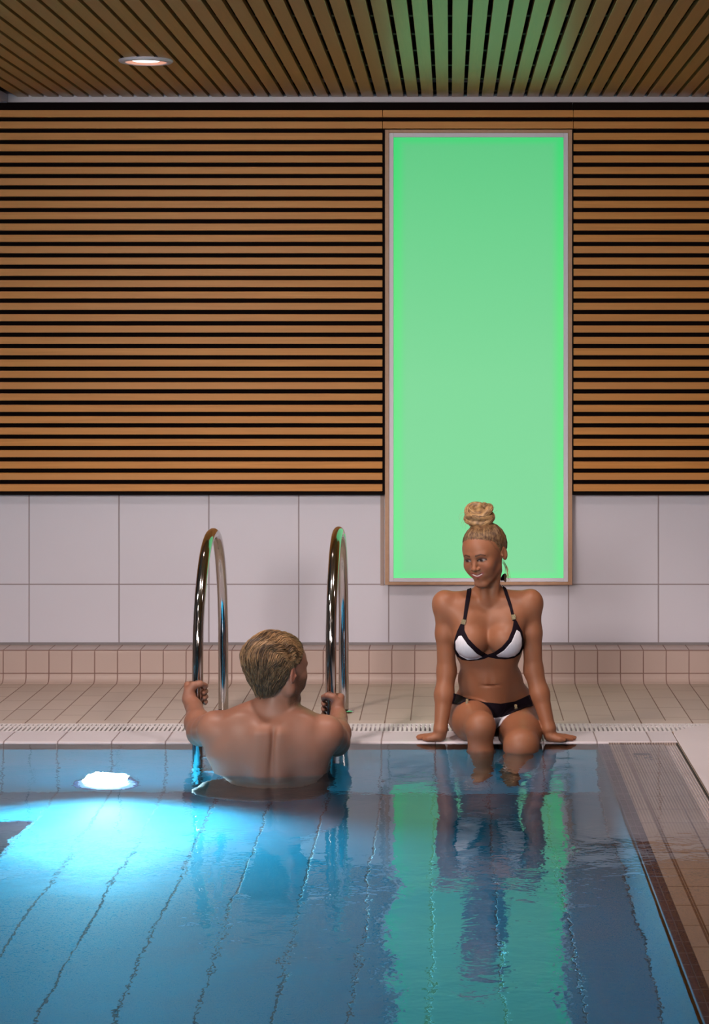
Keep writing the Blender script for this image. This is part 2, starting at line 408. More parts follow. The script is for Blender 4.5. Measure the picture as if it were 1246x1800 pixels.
# ------------------------------------------------------------------ ceiling downlight in view
YD = F / 452.0; XD = (256.5 - VX) / 452
dl = empty('ceiling_downlight', (XD, YD, ZC)); tag(dl, 'round white recessed downlight glowing in the slatted ceiling', 'ceiling light')
R_ = .1055
keep(MB().lathe([(R_ - .026, .012), (R_ - .026, -.008), (R_ - .022, -.0115), (R_ - .004, -.009), (R_, -.005), (R_, .0)], (XD, YD, ZC)).build('rim', simple('white_rim', (.6, .56, .6, 1), .3), smooth=True), dl)
keep(MB().lathe([(R_ - .0262, -.0085), (.052, -.0030)], (XD, YD, ZC)).build('reflector', simple('reflector', (.8, .55, .45, 1), .3, emis=(1, .42, .28, 1), emstr=.75), smooth=True), dl)
keep(MB().lathe([(.0001, .0), (.053, .0)], (XD, YD, ZC - .0030)).build('lamp', simple('lamp_glow', (1, 1, 1, 1), .5, emis=(1, .93, .86, 1), emstr=3)), dl)
lamp('downlight_beam', 'SPOT', (XD, YD, ZC - .03), 10, (1, .78, .68), spot_size=2.4, spot_blend=.9, shadow_soft_size=.05)

# ------------------------------------------------------------------ underwater lamp
XU, ZU = -1.272, -.684
ul = empty('underwater_lamp', (XU, YE, ZU)); tag(ul, 'round bright underwater lamp in the pool wall left of the ladder', 'pool lamp')
keep(MB().lathe([(.122, 0), (.122, -.010), (.114, -.014), (.106, -.008), (.106, 0)], (XU, YE, ZU), axis='y').build('rim', simple('lamp_rim', (.20, .20, .33, 1), .3, .5), smooth=True), ul)
keep(MB().lathe([(.0001, -.004), (.106, -.004)], (XU, YE, ZU), axis='y').build('reflector', simple('lamp_reflector', (.7, .7, .7, 1), .3, emis=(.62, .66, .95, 1), emstr=1.0)), ul)
keep(MB().lathe([(.0001, -.0145), (.05, -.013), (.082, -.006), (.084, -.004)], (XU, YE, ZU), axis='y').build('lens', simple('lamp_lens', (1, 1, 1, 1), .3, emis=(.85, .97, 1, 1), emstr=3), smooth=True), ul)
k = lamp('underwater_beam', 'SPOT', (XU, YE - .05, ZU + .10), 900, (.95, .94, 1), spot_size=2.3, spot_blend=.8, shadow_soft_size=.08); aim(k, (XU + .12, YE - 1.25, -DEPTH))
# fill spots added under water outside the view, to brighten the basin
for (x, y, e, t) in [(XL + .1, 6.2, 14, (-1, 6.2, -.8))]:
    k = lamp('underwater_beam', 'SPOT', (x, y, -.5), e, (.55, .86, 1), spot_size=2.6, spot_blend=1, shadow_soft_size=.1); aim(k, t)

k = lamp('underwater_beam', 'SPOT', (-2.6, .75, -.42), 380, (.45, .98, .88), spot_size=1.15, spot_blend=.5, shadow_soft_size=.12); aim(k, (-.35, YE, -.50))  # unseen fill added at the near wall to brighten the far one
# ------------------------------------------------------------------ water
nw = NT('pool_water'); c = nw.obj(); X = nw.xyz(c)
v = nw.comb(nw.math('MULTIPLY', X[0], 1.0), nw.math('MULTIPLY', X[1], 1.0), 0)
a = nw.noise(v, 3.0, 2, .5, .3); b = nw.noise(v, 11.0, 2, .5, .4); d = nw.noise(v, 50.0, 1, .5)
big = nw.noise(v, 1.3, 1)
amp = nw.n('ShaderNodeMapRange'); nw.set(amp.inputs[0], big); amp.inputs[1].default_value = .40; amp.inputs[2].default_value = .68; amp.inputs[3].default_value = .35; amp.inputs[4].default_value = 1.6
h = nw.math('ADD', nw.math('MULTIPLY', a, 1.0), nw.math('MULTIPLY', b, .30))
h = nw.math('ADD', h, nw.math('MULTIPLY', d, .085))
h = nw.math('MULTIPLY', h, amp.outputs[0])
nw.bump(h, 1.0, .0045)
nw.t.nodes.remove(nw.b)
gl = nw.n('ShaderNodeBsdfGlass'); gl.inputs['IOR'].default_value = 1.333; gl.inputs['Roughness'].default_value = 0; gl.inputs['Color'].default_value = (1, 1, 1, 1)
bn = [x_ for x_ in nw.t.nodes if x_.type == 'BUMP'][0]; nw.t.links.new(bn.outputs[0], gl.inputs['Normal'])
nw.t.links.new(gl.outputs[0], nw.out.inputs['Surface'])
va = nw.n('ShaderNodeVolumeAbsorption'); va.inputs['Color'].default_value = (.055, .80, .93, 1); va.inputs['Density'].default_value = .65
nw.t.links.new(va.outputs[0], nw.out.inputs['Volume'])
wt = S('water', MB().box(XL - .02, XP + .245, .58, YE + .004, -DEPTH - .03, -.006), nw.m)
tag(wt, 'clear blue pool water with soft ripples', None)

# ================================================================== smooth bodies
# Fields of distance on a (non-uniform) grid; the zero surface becomes one continuous skin.
f32 = np.float32
def axis(segs):
    out = [segs[0][0]]
    for (a, b, st) in segs:
        n = max(1, int(math.ceil((b - a) / st)))
        out += list(np.linspace(a, b, n + 1)[1:])
    return np.array(out, f32)
def smin(a, b, k):
    if k <= 0: return np.minimum(a, b)
    h = np.maximum(k - np.abs(a - b), 0) / k
    return np.minimum(a, b) - h * h * k * f32(.25)
def V3(v): return np.array(v, float)
def sd_cone(a, b, ra, rb, flat=None):
    """tapered capsule from a to b"""
    a = V3(a); b = V3(b); ba = b - a; L2 = float(ba @ ba)
    def fn(X, Y, Z):
        px, py, pz = X - f32(a[0]), Y - f32(a[1]), Z - f32(a[2])
        t = np.clip((px * f32(ba[0]) + py * f32(ba[1]) + pz * f32(ba[2])) / f32(L2), 0, 1)
        dx, dy, dz = px - t * f32(ba[0]), py - t * f32(ba[1]), pz - t * f32(ba[2])
        return np.sqrt(dx * dx + dy * dy + dz * dz) - (f32(ra) + t * f32(rb - ra))
    m = max(ra, rb)
    return fn, np.minimum(a, b) - m, np.maximum(a, b) + m
def sd_ell(c, r, R=None):
    """ellipsoid, R = 3x3 whose columns are its axes"""
    c = V3(c); r = V3(r); R = np.eye(3) if R is None else np.array(R, float)
    def fn(X, Y, Z):
        px, py, pz = X - f32(c[0]), Y - f32(c[1]), Z - f32(c[2])
        k0 = 0; k1 = 0
        for i in range(3):
            q_ = px * f32(R[0, i]) + py * f32(R[1, i]) + pz * f32(R[2, i])
            u = q_ / f32(r[i]); k0 = k0 + u * u; w_ = u / f32(r[i]); k1 = k1 + w_ * w_
        k0 = np.sqrt(k0); return k0 * (k0 - 1) / np.maximum(np.sqrt(k1), 1e-6)
    ext = np.sqrt(((R * r) ** 2).sum(1))
    return fn, c - ext, c + ext
class Field:
    def __init__(s, xs, ys, zs, cap=.08):
        s.x, s.y, s.z = xs, ys, zs; s.D = np.full((len(xs), len(ys), len(zs)), cap, f32)
    def sl(s, lo, hi, pad):
        out = []
        for ax, l, h in zip((s.x, s.y, s.z), lo, hi):
            out.append(slice(max(0, int(np.searchsorted(ax, l - pad)) - 1), int(np.searchsorted(ax, h + pad)) + 1))
        return tuple(out)
    def put(s, prim, k=.02, op='+'):
        fn, lo, hi = prim; sl = s.sl(lo, hi, k + .012)
        X = s.x[sl[0]][:, None, None]; Y = s.y[sl[1]][None, :, None]; Z = s.z[sl[2]][None, None, :]
        if min(len(X), Y.shape[1], Z.shape[2]) == 0: return s
        d = fn(X, Y, Z).astype(f32); A = s.D[sl]
        s.D[sl] = smin(A, d, k) if op == '+' else -smin(-A, d, k)
        return s
    def cone(s, a, b, ra, rb, k=.02, op='+'): return s.put(sd_cone(a, b, ra, rb), k, op)
    def ell(s, c, r, R=None, k=.02, op='+'): return s.put(sd_ell(c, r, R), k, op)
    def merge(s, o, k=.01): s.D = smin(s.D, o.D, k); return s
    def chain(s, pts, rad, k=.01):
        for i in range(len(pts) - 1): s.cone(pts[i], pts[i + 1], rad[i], rad[i + 1], k)
        return s
    def like(s): return Field(s.x, s.y, s.z)
    def sample(s, X, Y, Z):
        """trilinear, X Y Z broadcastable 1-D axes"""
        def idx(ax, v):
            i = np.clip(np.searchsorted(ax, v) - 1, 0, len(ax) - 2); t = (v - ax[i]) / (ax[i + 1] - ax[i]); return i, np.clip(t, 0, 1).astype(f32)
        (i, a), (j, b), (k, c) = idx(s.x, X), idx(s.y, Y), idx(s.z, Z)
        D = s.D
        A = D[i] * (1 - a)[:, None, None] + D[i + 1] * a[:, None, None]
        A = A[:, j] * (1 - b)[None, :, None] + A[:, j + 1] * b[None, :, None]
        return A[:, :, k] * (1 - c)[None, None, :] + A[:, :, k + 1] * c[None, None, :]
def surface(D, xs, ys, zs):
    """surface nets: vertices and quads of the zero level"""
    S_ = D < 0
    nx, ny, nz = D.shape
    c8 = [S_[dx:nx - 1 + dx, dy:ny - 1 + dy, dz:nz - 1 + dz] for dx in (0, 1) for dy in (0, 1) for dz in (0, 1)]
    anyi = c8[0].copy(); alli = c8[0].copy()
    for c in c8[1:]: anyi |= c; alli &= c
    act = np.argwhere(anyi & ~alli); idx = np.full((nx - 1, ny - 1, nz - 1), -1, np.int32)
    idx[act[:, 0], act[:, 1], act[:, 2]] = np.arange(len(act))
    pos = np.zeros((len(act), 3)); cnt = np.zeros(len(act)); AX = (xs, ys, zs)
    for d in range(3):
        o1, o2 = [a for a in range(3) if a != d]
        for u in (0, 1):
            for v in (0, 1):
                b0 = act.copy(); b0[:, o1] += u; b0[:, o2] += v; b1 = b0.copy(); b1[:, d] += 1
                f0 = D[b0[:, 0], b0[:, 1], b0[:, 2]].astype(float); f1 = D[b1[:, 0], b1[:, 1], b1[:, 2]].astype(float)
                m = (f0 < 0) != (f1 < 0)
                t = np.where(m, f0 / np.where(m, f0 - f1, 1), 0)
                q_ = np.zeros((len(act), 3))
                for a in range(3):
                    A = AX[a][b0[:, a]].astype(float)
                    if a == d: A = A + t * (AX[a][b1[:, a]] - AX[a][b0[:, a]])
                    q_[:, a] = A
                pos += q_ * m[:, None]; cnt += m
    pos /= cnt[:, None]
    faces = []
    for d in range(3):
        o1, o2 = (d + 1) % 3, (d + 2) % 3
        s0 = [slice(None)] * 3; s1 = [slice(None)] * 3
        s0[d] = slice(0, -1); s1[d] = slice(1, None)
        A, B = S_[tuple(s0)], S_[tuple(s1)]
        e = np.argwhere(A != B); e = e[(e[:, o1] > 0) & (e[:, o2] > 0) & (e[:, o1] < D.shape[o1] - 1) & (e[:, o2] < D.shape[o2] - 1)]
        ins = A[e[:, 0], e[:, 1], e[:, 2]]
        def cell(u, v):
            c = e.copy(); c[:, o1] -= u; c[:, o2] -= v; return idx[c[:, 0], c[:, 1], c[:, 2]]
        qd = np.stack([cell(1, 1), cell(0, 1), cell(0, 0), cell(1, 0)], 1)
        qd[~ins] = qd[~ins][:, ::-1]; faces.append(qd)
    return pos, np.concatenate(faces)
def mesh_np(name, pos, quads, mat, parent=None, smooth=True, col=None, relax=0):
    if relax:
        e = np.concatenate([quads[:, [0, 1]], quads[:, [1, 2]], quads[:, [2, 3]], quads[:, [3, 0]]])
        for it in range(relax):
            acc = np.zeros_like(pos); c = np.zeros(len(pos))
            np.add.at(acc, e[:, 0], pos[e[:, 1]]); np.add.at(c, e[:, 0], 1)
            pos = pos * .5 + .5 * acc / np.maximum(c, 1)[:, None]
    me = bpy.data.meshes.new(name)
    me.vertices.add(len(pos)); me.vertices.foreach_set('co', pos.astype(f32).ravel())
    me.loops.add(quads.size); me.loops.foreach_set('vertex_index', quads.astype(np.int32).ravel())
    me.polygons.add(len(quads)); me.polygons.foreach_set('loop_start', np.arange(0, quads.size, 4, dtype=np.int32))
    me.polygons.foreach_set('use_smooth', np.ones(len(quads), bool))
    me.update(); me.validate()
    if mat:
        for m in (mat if isinstance(mat, (list, tuple)) else [mat]): me.materials.append(m)
    if col is not None:
        ca = me.color_attributes.new('tone', 'FLOAT_COLOR', 'POINT')
        ca.data.foreach_set('color', np.concatenate([col, np.ones((len(col), 1))], 1).astype(f32).ravel())
    o = bpy.data.objects.new(name, me); sc.collection.objects.link(o)
    if parent is not None: keep(o, parent)
    return o
def frame(fwd, up):
    f = V3(fwd); f /= np.linalg.norm(f); u = V3(up); u = u - f * (u @ f); u /= np.linalg.norm(u)
    return np.stack([np.cross(f, u), f, u], 1)      # columns: right, forward, up

# ------------------------------------------------------------------ head, in its own frame (x right, y forward, z up)
def head_prims(g, c, R, s=1.0, male=False):
    """g: Field; returns map local->world"""
    W = lambda p: V3(c) + s * (R @ V3(p))
    E = lambda p, r, k, op='+', R2=None: g.ell(W(p), V3(r) * s, R if R2 is None else R @ R2, k, op)
    C = lambda a, b, ra, rb, k, op='+': g.cone(W(a), W(b), ra * s, rb * s, k, op)
    E((0, -.014, .030), (.0735, .093, .082), .01)
    E((0, .030, .020), (.062, .058, .066), .03)
    E((0, .030, -.030), (.054 if male else .049, .052, .070), .03)
    jw = .052 if male else .034
    for q_ in (-1, 1):
        C((q_ * jw, .002, -.055), (q_ * .016, .066, -.092), .018, .013, .022)
        C((q_ * jw, -.002, -.055), (q_ * (.060 if male else .050), -.006, -.012), .018 if male else .016, .012, .02)
        E((q_ * .036, .058, -.020), (.022, .020, .020), .022)
        E((q_ * .030, .062, -.048), (.018, .018, .018), .022)
        C((q_ * .012, .083, .021), (q_ * .040, .072, .022), .0085 if male else .0065, .006, .014)
    C((-.008, .071, -.094), (.008, .071, -.094), .0145 if male else .0125, .0145 if male else .0125, .014)
    E((0, .074, -.058), (.024, .016, .022), .016)
    for q_ in (-1, 1):       # eye sockets, lids
        E((q_ * .030, .093, .002), (.0155, .012, .0095), .010, '-')
        E((q_ * .030, .0715, .001), (.0145, .0130, .0115), .004)
    # nose
    C((0, .082, .012), (0, .099, -.022), .0062, .0082, .009)
    E((0, .1005, -.027), (.0095, .0090, .0075), .006)
    for q_ in (-1, 1):
        E((q_ * .0115, .0925, -.029), (.0065, .0085, .0060), .004)
        E((q_ * .0060, .0965, -.0355), (.0032, .0045, .0030), .002, '-')
    # ears
    for q_ in (-1, 1):
        a = .35 * q_
        R2 = np.array([[math.cos(a), -math.sin(a), 0], [math.sin(a), math.cos(a), 0], [0, 0, 1]])
        E((q_ * .0765, -.010, -.006), (.0055, .0155, .0265), .004, '+', R2)
        E((q_ * .0815, -.006, -.003), (.0045, .0090, .0170), .003, '-', R2)
        E((q_ * .0745, .003, -.010), (.0045, .0040, .0060), .002)
    return W

# ------------------------------------------------------------------ skin, hair, cloth materials
def skin_mat(name, rough=.50, sss=.10):
    n = NT(name); at = n.n('ShaderNodeAttribute'); at.attribute_name = 'tone'
    v = n.obj(); a = n.noise(v, 16, 5, .6); b = n.noise(v, 240, 2)
    c = n.mix(n.math('MULTIPLY', a, .45), at.outputs[0], n.mix(1, at.outputs[0], (.86, .66, .60, 1), 'MULTIPLY'))
    n.bump(n.math('ADD', b, n.math('MULTIPLY', a, .5)), .12, .0006)
    n.b.inputs['Subsurface Radius'].default_value = (.012, .005, .003); n.b.inputs['Subsurface Scale'].default_value = .6
    return n.p(color=c, rough=rough, sss=sss, spec=.32, coat=.05, coatr=.3)
m_skin = skin_mat('skin')
def hair_mat(name, dark, light):
    n = NT(name); at = n.n('ShaderNodeAttribute'); at.attribute_name = 'tone'
    t = n.xyz(at.outputs[1])[0]
    v = n.obj(); a = n.noise(v, 70, 3)
    f = n.math('ADD', n.math('MULTIPLY', t, .8), n.math('MULTIPLY', n.math('SUBTRACT', a, .5), .7), clamp=True)
    c = n.ramp(f, [(0, dark), (.5, tuple((p + q_) / 2 for p, q_ in zip(dark, light))), (1, light)])
    return n.p(color=c, rough=.42, spec=.35)
m_hair_w = hair_mat('blonde_brown_hair', (.060, .026, .012, 1), (.62, .38, .17, 1))
m_hair_m = hair_mat('dark_blond_hair', (.034, .018, .009, 1), (.44, .25, .115, 1))
m_blackfab = NT('black_fabric'); m_blackfab.bump(m_blackfab.noise(m_blackfab.obj(), 300, 2), .3, .0006); m_blackfab = m_blackfab.p(color=(.007, .003, .007, 1), rough=.75, spec=.12)
def ribfab():
    n = NT('white_ruched_fabric'); X = n.xyz()
    v = n.comb(n.math('MULTIPLY', X[0], 150), n.math('MULTIPLY', X[1], 10), n.math('MULTIPLY', X[2], 45))
    a = n.noise(v, 1, 2); n.bump(a, .5, .0018)
    return n.p(color=n.mix(a, (.60, .58, .64, 1), (.74, .72, .78, 1)), rough=.6)
m_whitefab = ribfab()
m_gold = simple('pale_gold_metal', (.80, .62, .36, 1), .25, .9)

# ------------------------------------------------------------------ the woman on the pool edge
wx = axis([(-.16, .02, .0042), (.02, .24, .0018), (.24, .52, .0042)])
wy = axis([(7.60, 7.90, .0045), (7.90, 8.12, .0020), (8.12, 8.44, .0045)])
wz = axis([(-.66, .03, .005), (.03, .555, .0042), (.555, .83, .0018)])
T = Field(wx, wy, wz)                     # trunk, neck, head
pel = P(868, 1236, 8.24)
T.ell(pel, (.150, .105, .098), k=.03)
for px_ in (826, 907): T.ell(P(px_, 1252, 8.28), (.088, .095, .078), k=.03)
waist = P(861, 1192, 8.19)
T.cone(pel + Vector((0, 0, .02)), waist, .112, .098, .05)
# flatten the waist front to back by adding wide shallow ellipsoids
T.ell(waist, (.119, .088, .075), k=.04)
rib = P(859, 1128, 8.12)
T.ell(rib + Vector((0, .01, -.02)), (.128, .088, .115), k=.05)
T.ell(P(858, 1088, 8.10), (.142, .078, .085), k=.04)
nb_ = P(858, 1040, 8.085)                 # base of the neck
shL, shR = P(781.5, 1060, 8.07), P(932.5, 1058, 8.07)
for sh in (shL, shR):
    T.cone(nb_ + Vector((0, .015, -.012)), Vector(sh) + Vector((0, .005, .004)), .027, .032, .035)
    T.cone(P(858, 1058, 8.045), (sh + P(858, 1056, 8.035)) / 2 + Vector((0, -.006, .006)), .008, .008, .03)   # collar bones
    T.cone(sh + Vector((0, 0, -.01)), (sh * .45 + Vector(P(858, 1110, 8.06)) * .55), .040, .055, .04)         # front of the armpit
# breasts
bL, bR = P(829, 1127, 8.030), P(887, 1125, 8.030)
for b_, sx in ((bL, -1), (bR, 1)):
    T.ell(b_, (.0575, .058, .054), k=.018)
    T.cone(b_ + Vector((sx * .008, .0, .01)), (b_ + Vector((sx * .05, .035, .10))), .045, .030, .05)
T.cone(P(857, 1108, 8.075), P(857, 1145, 8.075), .03, .03, .02)
# soft navel and abdomen line
T.cone(P(860, 1198, 8.12), P(864, 1235, 8.135), .052, .060, .05)
T.ell(P(863, 1205, 8.068), (.022, .010, .0016), k=.010, op='-')
T.cone(P(862, 1165, 8.03), P(862, 1200, 8.055), .004, .004, .02, '-')
# neck
Hc = V3(P(852, 973, 8.035))
T.cone(P(858, 1048, 8.095), P(856, 1000, 8.060), .048, .040, .03)
T.cone(P(852, 1048, 8.035), P(846, 1010, 8.03), .008, .010, .03)
T.cone(P(868, 1048, 8.045), P(876, 1004, 8.05), .010, .012, .022)
yaw, pit = math.radians(28), math.radians(15)
fw = V3((-math.sin(yaw) * math.cos(pit), -math.cos(yaw) * math.cos(pit), -math.sin(pit)))
HR = frame(fw, (-.10, 0, 1))
hd = T.like(); HW = head_prims(hd, Hc, HR, .99)
hl = lambda a, b, ra, rb, k, op='+': hd.cone(HW(a), HW(b), ra, rb, k, op)
# smiling mouth: opened between the lips, then teeth and lips
for q_ in (-1, 1):
    hl((0, .0880, -.0505), (q_ * .022, .0800, -.0470), .0044, .0028, .003)
    hl((0, .0865, -.0630), (q_ * .020, .0785, -.0500), .0054, .0028, .003)
    hl((0, .0925, -.0562), (q_ * .020, .0850, -.0490), .0026, .0014, .0015, '-')
    hl((0, .0845, -.0560), (q_ * .016, .078, -.0480), .0045, .003, .001)
    hl((q_ * .027, .083, -.030), (q_ * .029, .077, -.050), .0008, .0008, .012, '-')   # smile folds
    hd.ell(HW((q_ * .035, .066, -.027)), (.019, .015, .015), HR, .018)
T.merge(hd, .022)
body = T
# arms (own fields, so that they stay apart from the flanks)
def arm(pts, rad):
    A = body.like(); A.chain(pts, rad, .02); return A
elL, wrL = P(785, 1180, 8.085), P(774, 1283, 8.03)
A1 = arm([shL, (Vector(shL) * .55 + Vector(elL) * .45), elL, (Vector(elL) * .6 + Vector(wrL) * .4), wrL], [.0385, .0358, .0345, .0342, .0235])
A1.ell(Vector(shL) + Vector((-.001, 0, -.014)), (.035, .040, .056), k=.02)
elR, wrR = P(937.5, 1178, 8.085), P(965, 1281, 8.03)
A2 = arm([shR, (Vector(shR) * .55 + Vector(elR) * .45), elR, (Vector(elR) * .6 + Vector(wrR) * .4), wrR], [.0385, .0358, .0345, .0342, .0235])
A2.ell(Vector(shR) + Vector((.001, 0, -.014)), (.035, .040, .056), k=.02)
# hands flat on the coping, fingers spread outward
def flat_hand(A, wr, d, side, z0=.0):
    """wr wrist, d horizontal pointing direction, side = +1 when the thumb lies on the +90 degree side"""
    d = Vector((d[0], d[1], 0)).normalized(); n = Vector((-d.y, d.x, 0)) * side
    w0 = Vector(wr); base = Vector((w0.x, w0.y, z0 + .020)) + d * .002
    A.cone(w0, base, .0230, .0195, .015)
    kn = []
    for i, (o_, L_) in enumerate([(.022, .046), (.007, .053), (-.007, .048), (-.021, .038)]):
        m = base + d * (.050 - .004 * abs(i - 1)) + n * o_; m.z = z0 + .0135
        A.cone(base + n * o_ * .45 + Vector((0, 0, -.004)), m, .0145, .0098, .012)
        dd = (d + n * (o_ * 8.5)).normalized()
        p1 = m + dd * L_ * .45; p1.z = z0 + .0115; p2 = m + dd * L_ * .75; p2.z = z0 + .0090; p3 = m + dd * L_; p3.z = z0 + .0065
        A.chain([m, p1, p2, p3], [.0092, .0078, .0070, .0058], .002)
    t0 = base - n * .010; t1 = base + d * .016 - n * .024; t1.z = z0 + .012; t2 = base + d * .030 - n * .034; t2.z = z0 + .010; t3 = base + d * .045 - n * .038; t3.z = z0 + .008
    A.chain([t0, t1, t2, t3], [.0160, .0125, .0098, .0078], .008)
flat_hand(A1, wrL, (-.66, .42), -1)
flat_hand(A2, wrR, (.90, .22), 1)
body.merge(A1, .016); body.merge(A2, .016)
# legs: her right (seen left) with the knee raised out of the water
hpL, kneeL = P(824, 1258, 8.22), P(843, 1277, 7.885)
L1 = body.like()
L1.cone(hpL, (Vector(hpL) + kneeL) / 2 + Vector((-.006, 0, .0)), .083, .071, .03)
L1.cone((Vector(hpL) + kneeL) / 2 + Vector((-.006, 0, .0)), kneeL, .071, .053, .03)
L1.ell(kneeL + Vector((.010, -.004, .004)), (.044, .045, .047), k=.02)
anL = Vector((.125, 7.90, -.37))
c1 = kneeL + Vector((.006, .012, -.13))
L1.cone(kneeL, c1, .046, .0475, .02); L1.cone(c1, anL, .0475, .028, .03)
L1.chain([anL, anL + Vector((-.01, -.06, -.055)), anL + Vector((-.02, -.15, -.075))], [.032, .030, .018], .02)
L1.ell(anL + Vector((0, .025, -.04)), (.028, .032, .032), k=.02)
hpR, kneeR = P(910, 1268, 8.22), P(916, 1311, 7.865)
L2 = body.like()
md_ = (Vector(hpR) + kneeR) / 2 + Vector((.004, 0, .0))
L2.cone(hpR, md_, .080, .073, .03); L2.cone(md_, kneeR, .073, .062, .03)
anR = Vector((.215, 7.86, -.38))
L2.cone(kneeR, kneeR + Vector((-.012, .02, -.14)), .055, .048, .03); L2.cone(kneeR + Vector((-.012, .02, -.14)), anR, .048, .028, .03)
L2.chain([anR, anR + Vector((.0, -.06, -.055)), anR + Vector((.0, -.15, -.075))], [.032, .030, .018], .02)
L2.ell(anR + Vector((0, .025, -.04)), (.028, .032, .032), k=.02)
body.merge(L1, .012)
body.D = smin(body.D, L2.D, .008)
# she sits on the coping: nothing sinks below it behind the edge
zi = np.searchsorted(body.z, .001)
yi = np.searchsorted(body.y, YE + .01)
clipz = (f32(.0012) - body.z)[None, None, :]
body.D[:, yi:, :] = np.maximum(body.D[:, yi:, :], clipz)
pos, qd = surface(body.D, body.x, body.y, body.z)

def local(pos, c, R, s): return ((pos - V3(c)) @ R) / s
def gauss(d2): return np.exp(-d2)
def paint_face(pos, base, lips, brow, L, brow_w=1.0, beard=None):
    """colour of the skin itself by place: lips, brows, lids, cheeks"""
    col = np.tile(V3(base), (len(pos), 1)); x, y, z = L[:, 0], L[:, 1], L[:, 2]
    near = (np.abs(x) < .08) & (y > .03) & (np.abs(z) < .11)
    def blend(mask, c): 
        m = (mask * near)[:, None]; col[:] = col * (1 - m) + V3(c) * m
    ax = np.abs(x)
    blend(.35 * gauss(((ax - .040) / .016) ** 2 + ((z + .026) / .016) ** 2), (base[0] * .95, base[1] * .60, base[2] * .55))
    # brows
    zb = .0215 + .0035 * np.clip((ax - .010) / .020, 0, 1) - .006 * np.clip((ax - .032) / .014, 0, 1)
    th = (.0036 - .0018 * np.clip((ax - .012) / .034, 0, 1)) * brow_w
    m = np.clip(1.3 - np.abs(z - zb) / th, 0, 1) * ((ax > .011) & (ax < .047)); blend(.9 * np.clip(m * 1.6, 0, 1), brow)
    return col, blend, ax, z, x, y
Lw = local(pos, Hc, HR, .99)
BASE_W = (.265, .108, .055)
col, blend, ax, z, x, y = paint_face(pos, BASE_W, None, (.045, .020, .012), Lw, 1.0)
# lid lines and lashes, soft shadowed lids of make-up
for q_ in (-1, 1):
    ex = (x - q_ * .030)
    up = .0010 + .0042 * (1 - np.clip((ex / .0155) ** 2, 0, 1)) 
    m = np.clip(1.9 - np.abs(z - up - .0010) / .0023, 0, 1) * (np.abs(ex) < .0175) * (y > .06); blend(np.clip(m, 0, 1), (.012, .006, .006))
    m = gauss((ex / .015) ** 2 + ((z - .0095) / .004) ** 2) * (y > .06); blend(.55 * m, (.11, .045, .035)); m = gauss((ex / .014) ** 2 + ((z + .0045) / .0028) ** 2) * (y > .06); blend(.35 * m, (.16, .06, .04))
    inside = (np.abs(ex) < .0145) & (z < up + .0004) & (z > .0004 - .0032 * (1 - np.clip((ex / .0145) ** 2, 0, 1))) & (y > .06)
    blend(inside * 1.0, (.24, .20, .19))
    ir = gauss((((ex - .0026) / .0078) ** 2 + ((z - .0012) / .0066) ** 2) ** 3) * inside; blend(ir, (.020, .012, .010))
# lips and teeth
zc = -.0562 + .0075 * np.clip(ax / .024, 0, 1) ** 1.8
th_u = .0040 * np.sqrt(np.clip(1 - (ax / .027) ** 2, 0, 1)); th_l = .0085 * np.sqrt(np.clip(1 - (ax / .026) ** 2, 0, 1))
lip = ((z < zc + th_u + .003) & (z > zc - th_l) & (ax < .027) & (y > .062)); blend(lip * .92, (.25, .050, .052))
gap = (np.abs(z - zc) < .0024 * np.sqrt(np.clip(1 - (ax / .0215) ** 2, 0, 1))) & (y > .06) & (ax < .0215)
blend(gap * 1.0, (.52, .45, .43))
nail = None
woman_root = empty('woman', (float(pel.x), YE + .12, 0.0)); tag(woman_root, 'smiling person in a black and white bikini, high bun, sitting on the pool edge', 'person')
wi_ = np.maximum((y - .052) * .80 - (z - .052) * .62, (y - .018) * .98 - z * .25 - .010); rt = np.clip(1 - np.abs(wi_) / .006, 0, 1) * (z > .0) * (ax < .08)
m = (rt * rng.uniform(.1, .7, len(pos)))[:, None]; col[:] = col * (1 - m) + V3((.09, .045, .022)) * m
body_o = mesh_np('body', pos, qd, m_skin, woman_root, col=col)

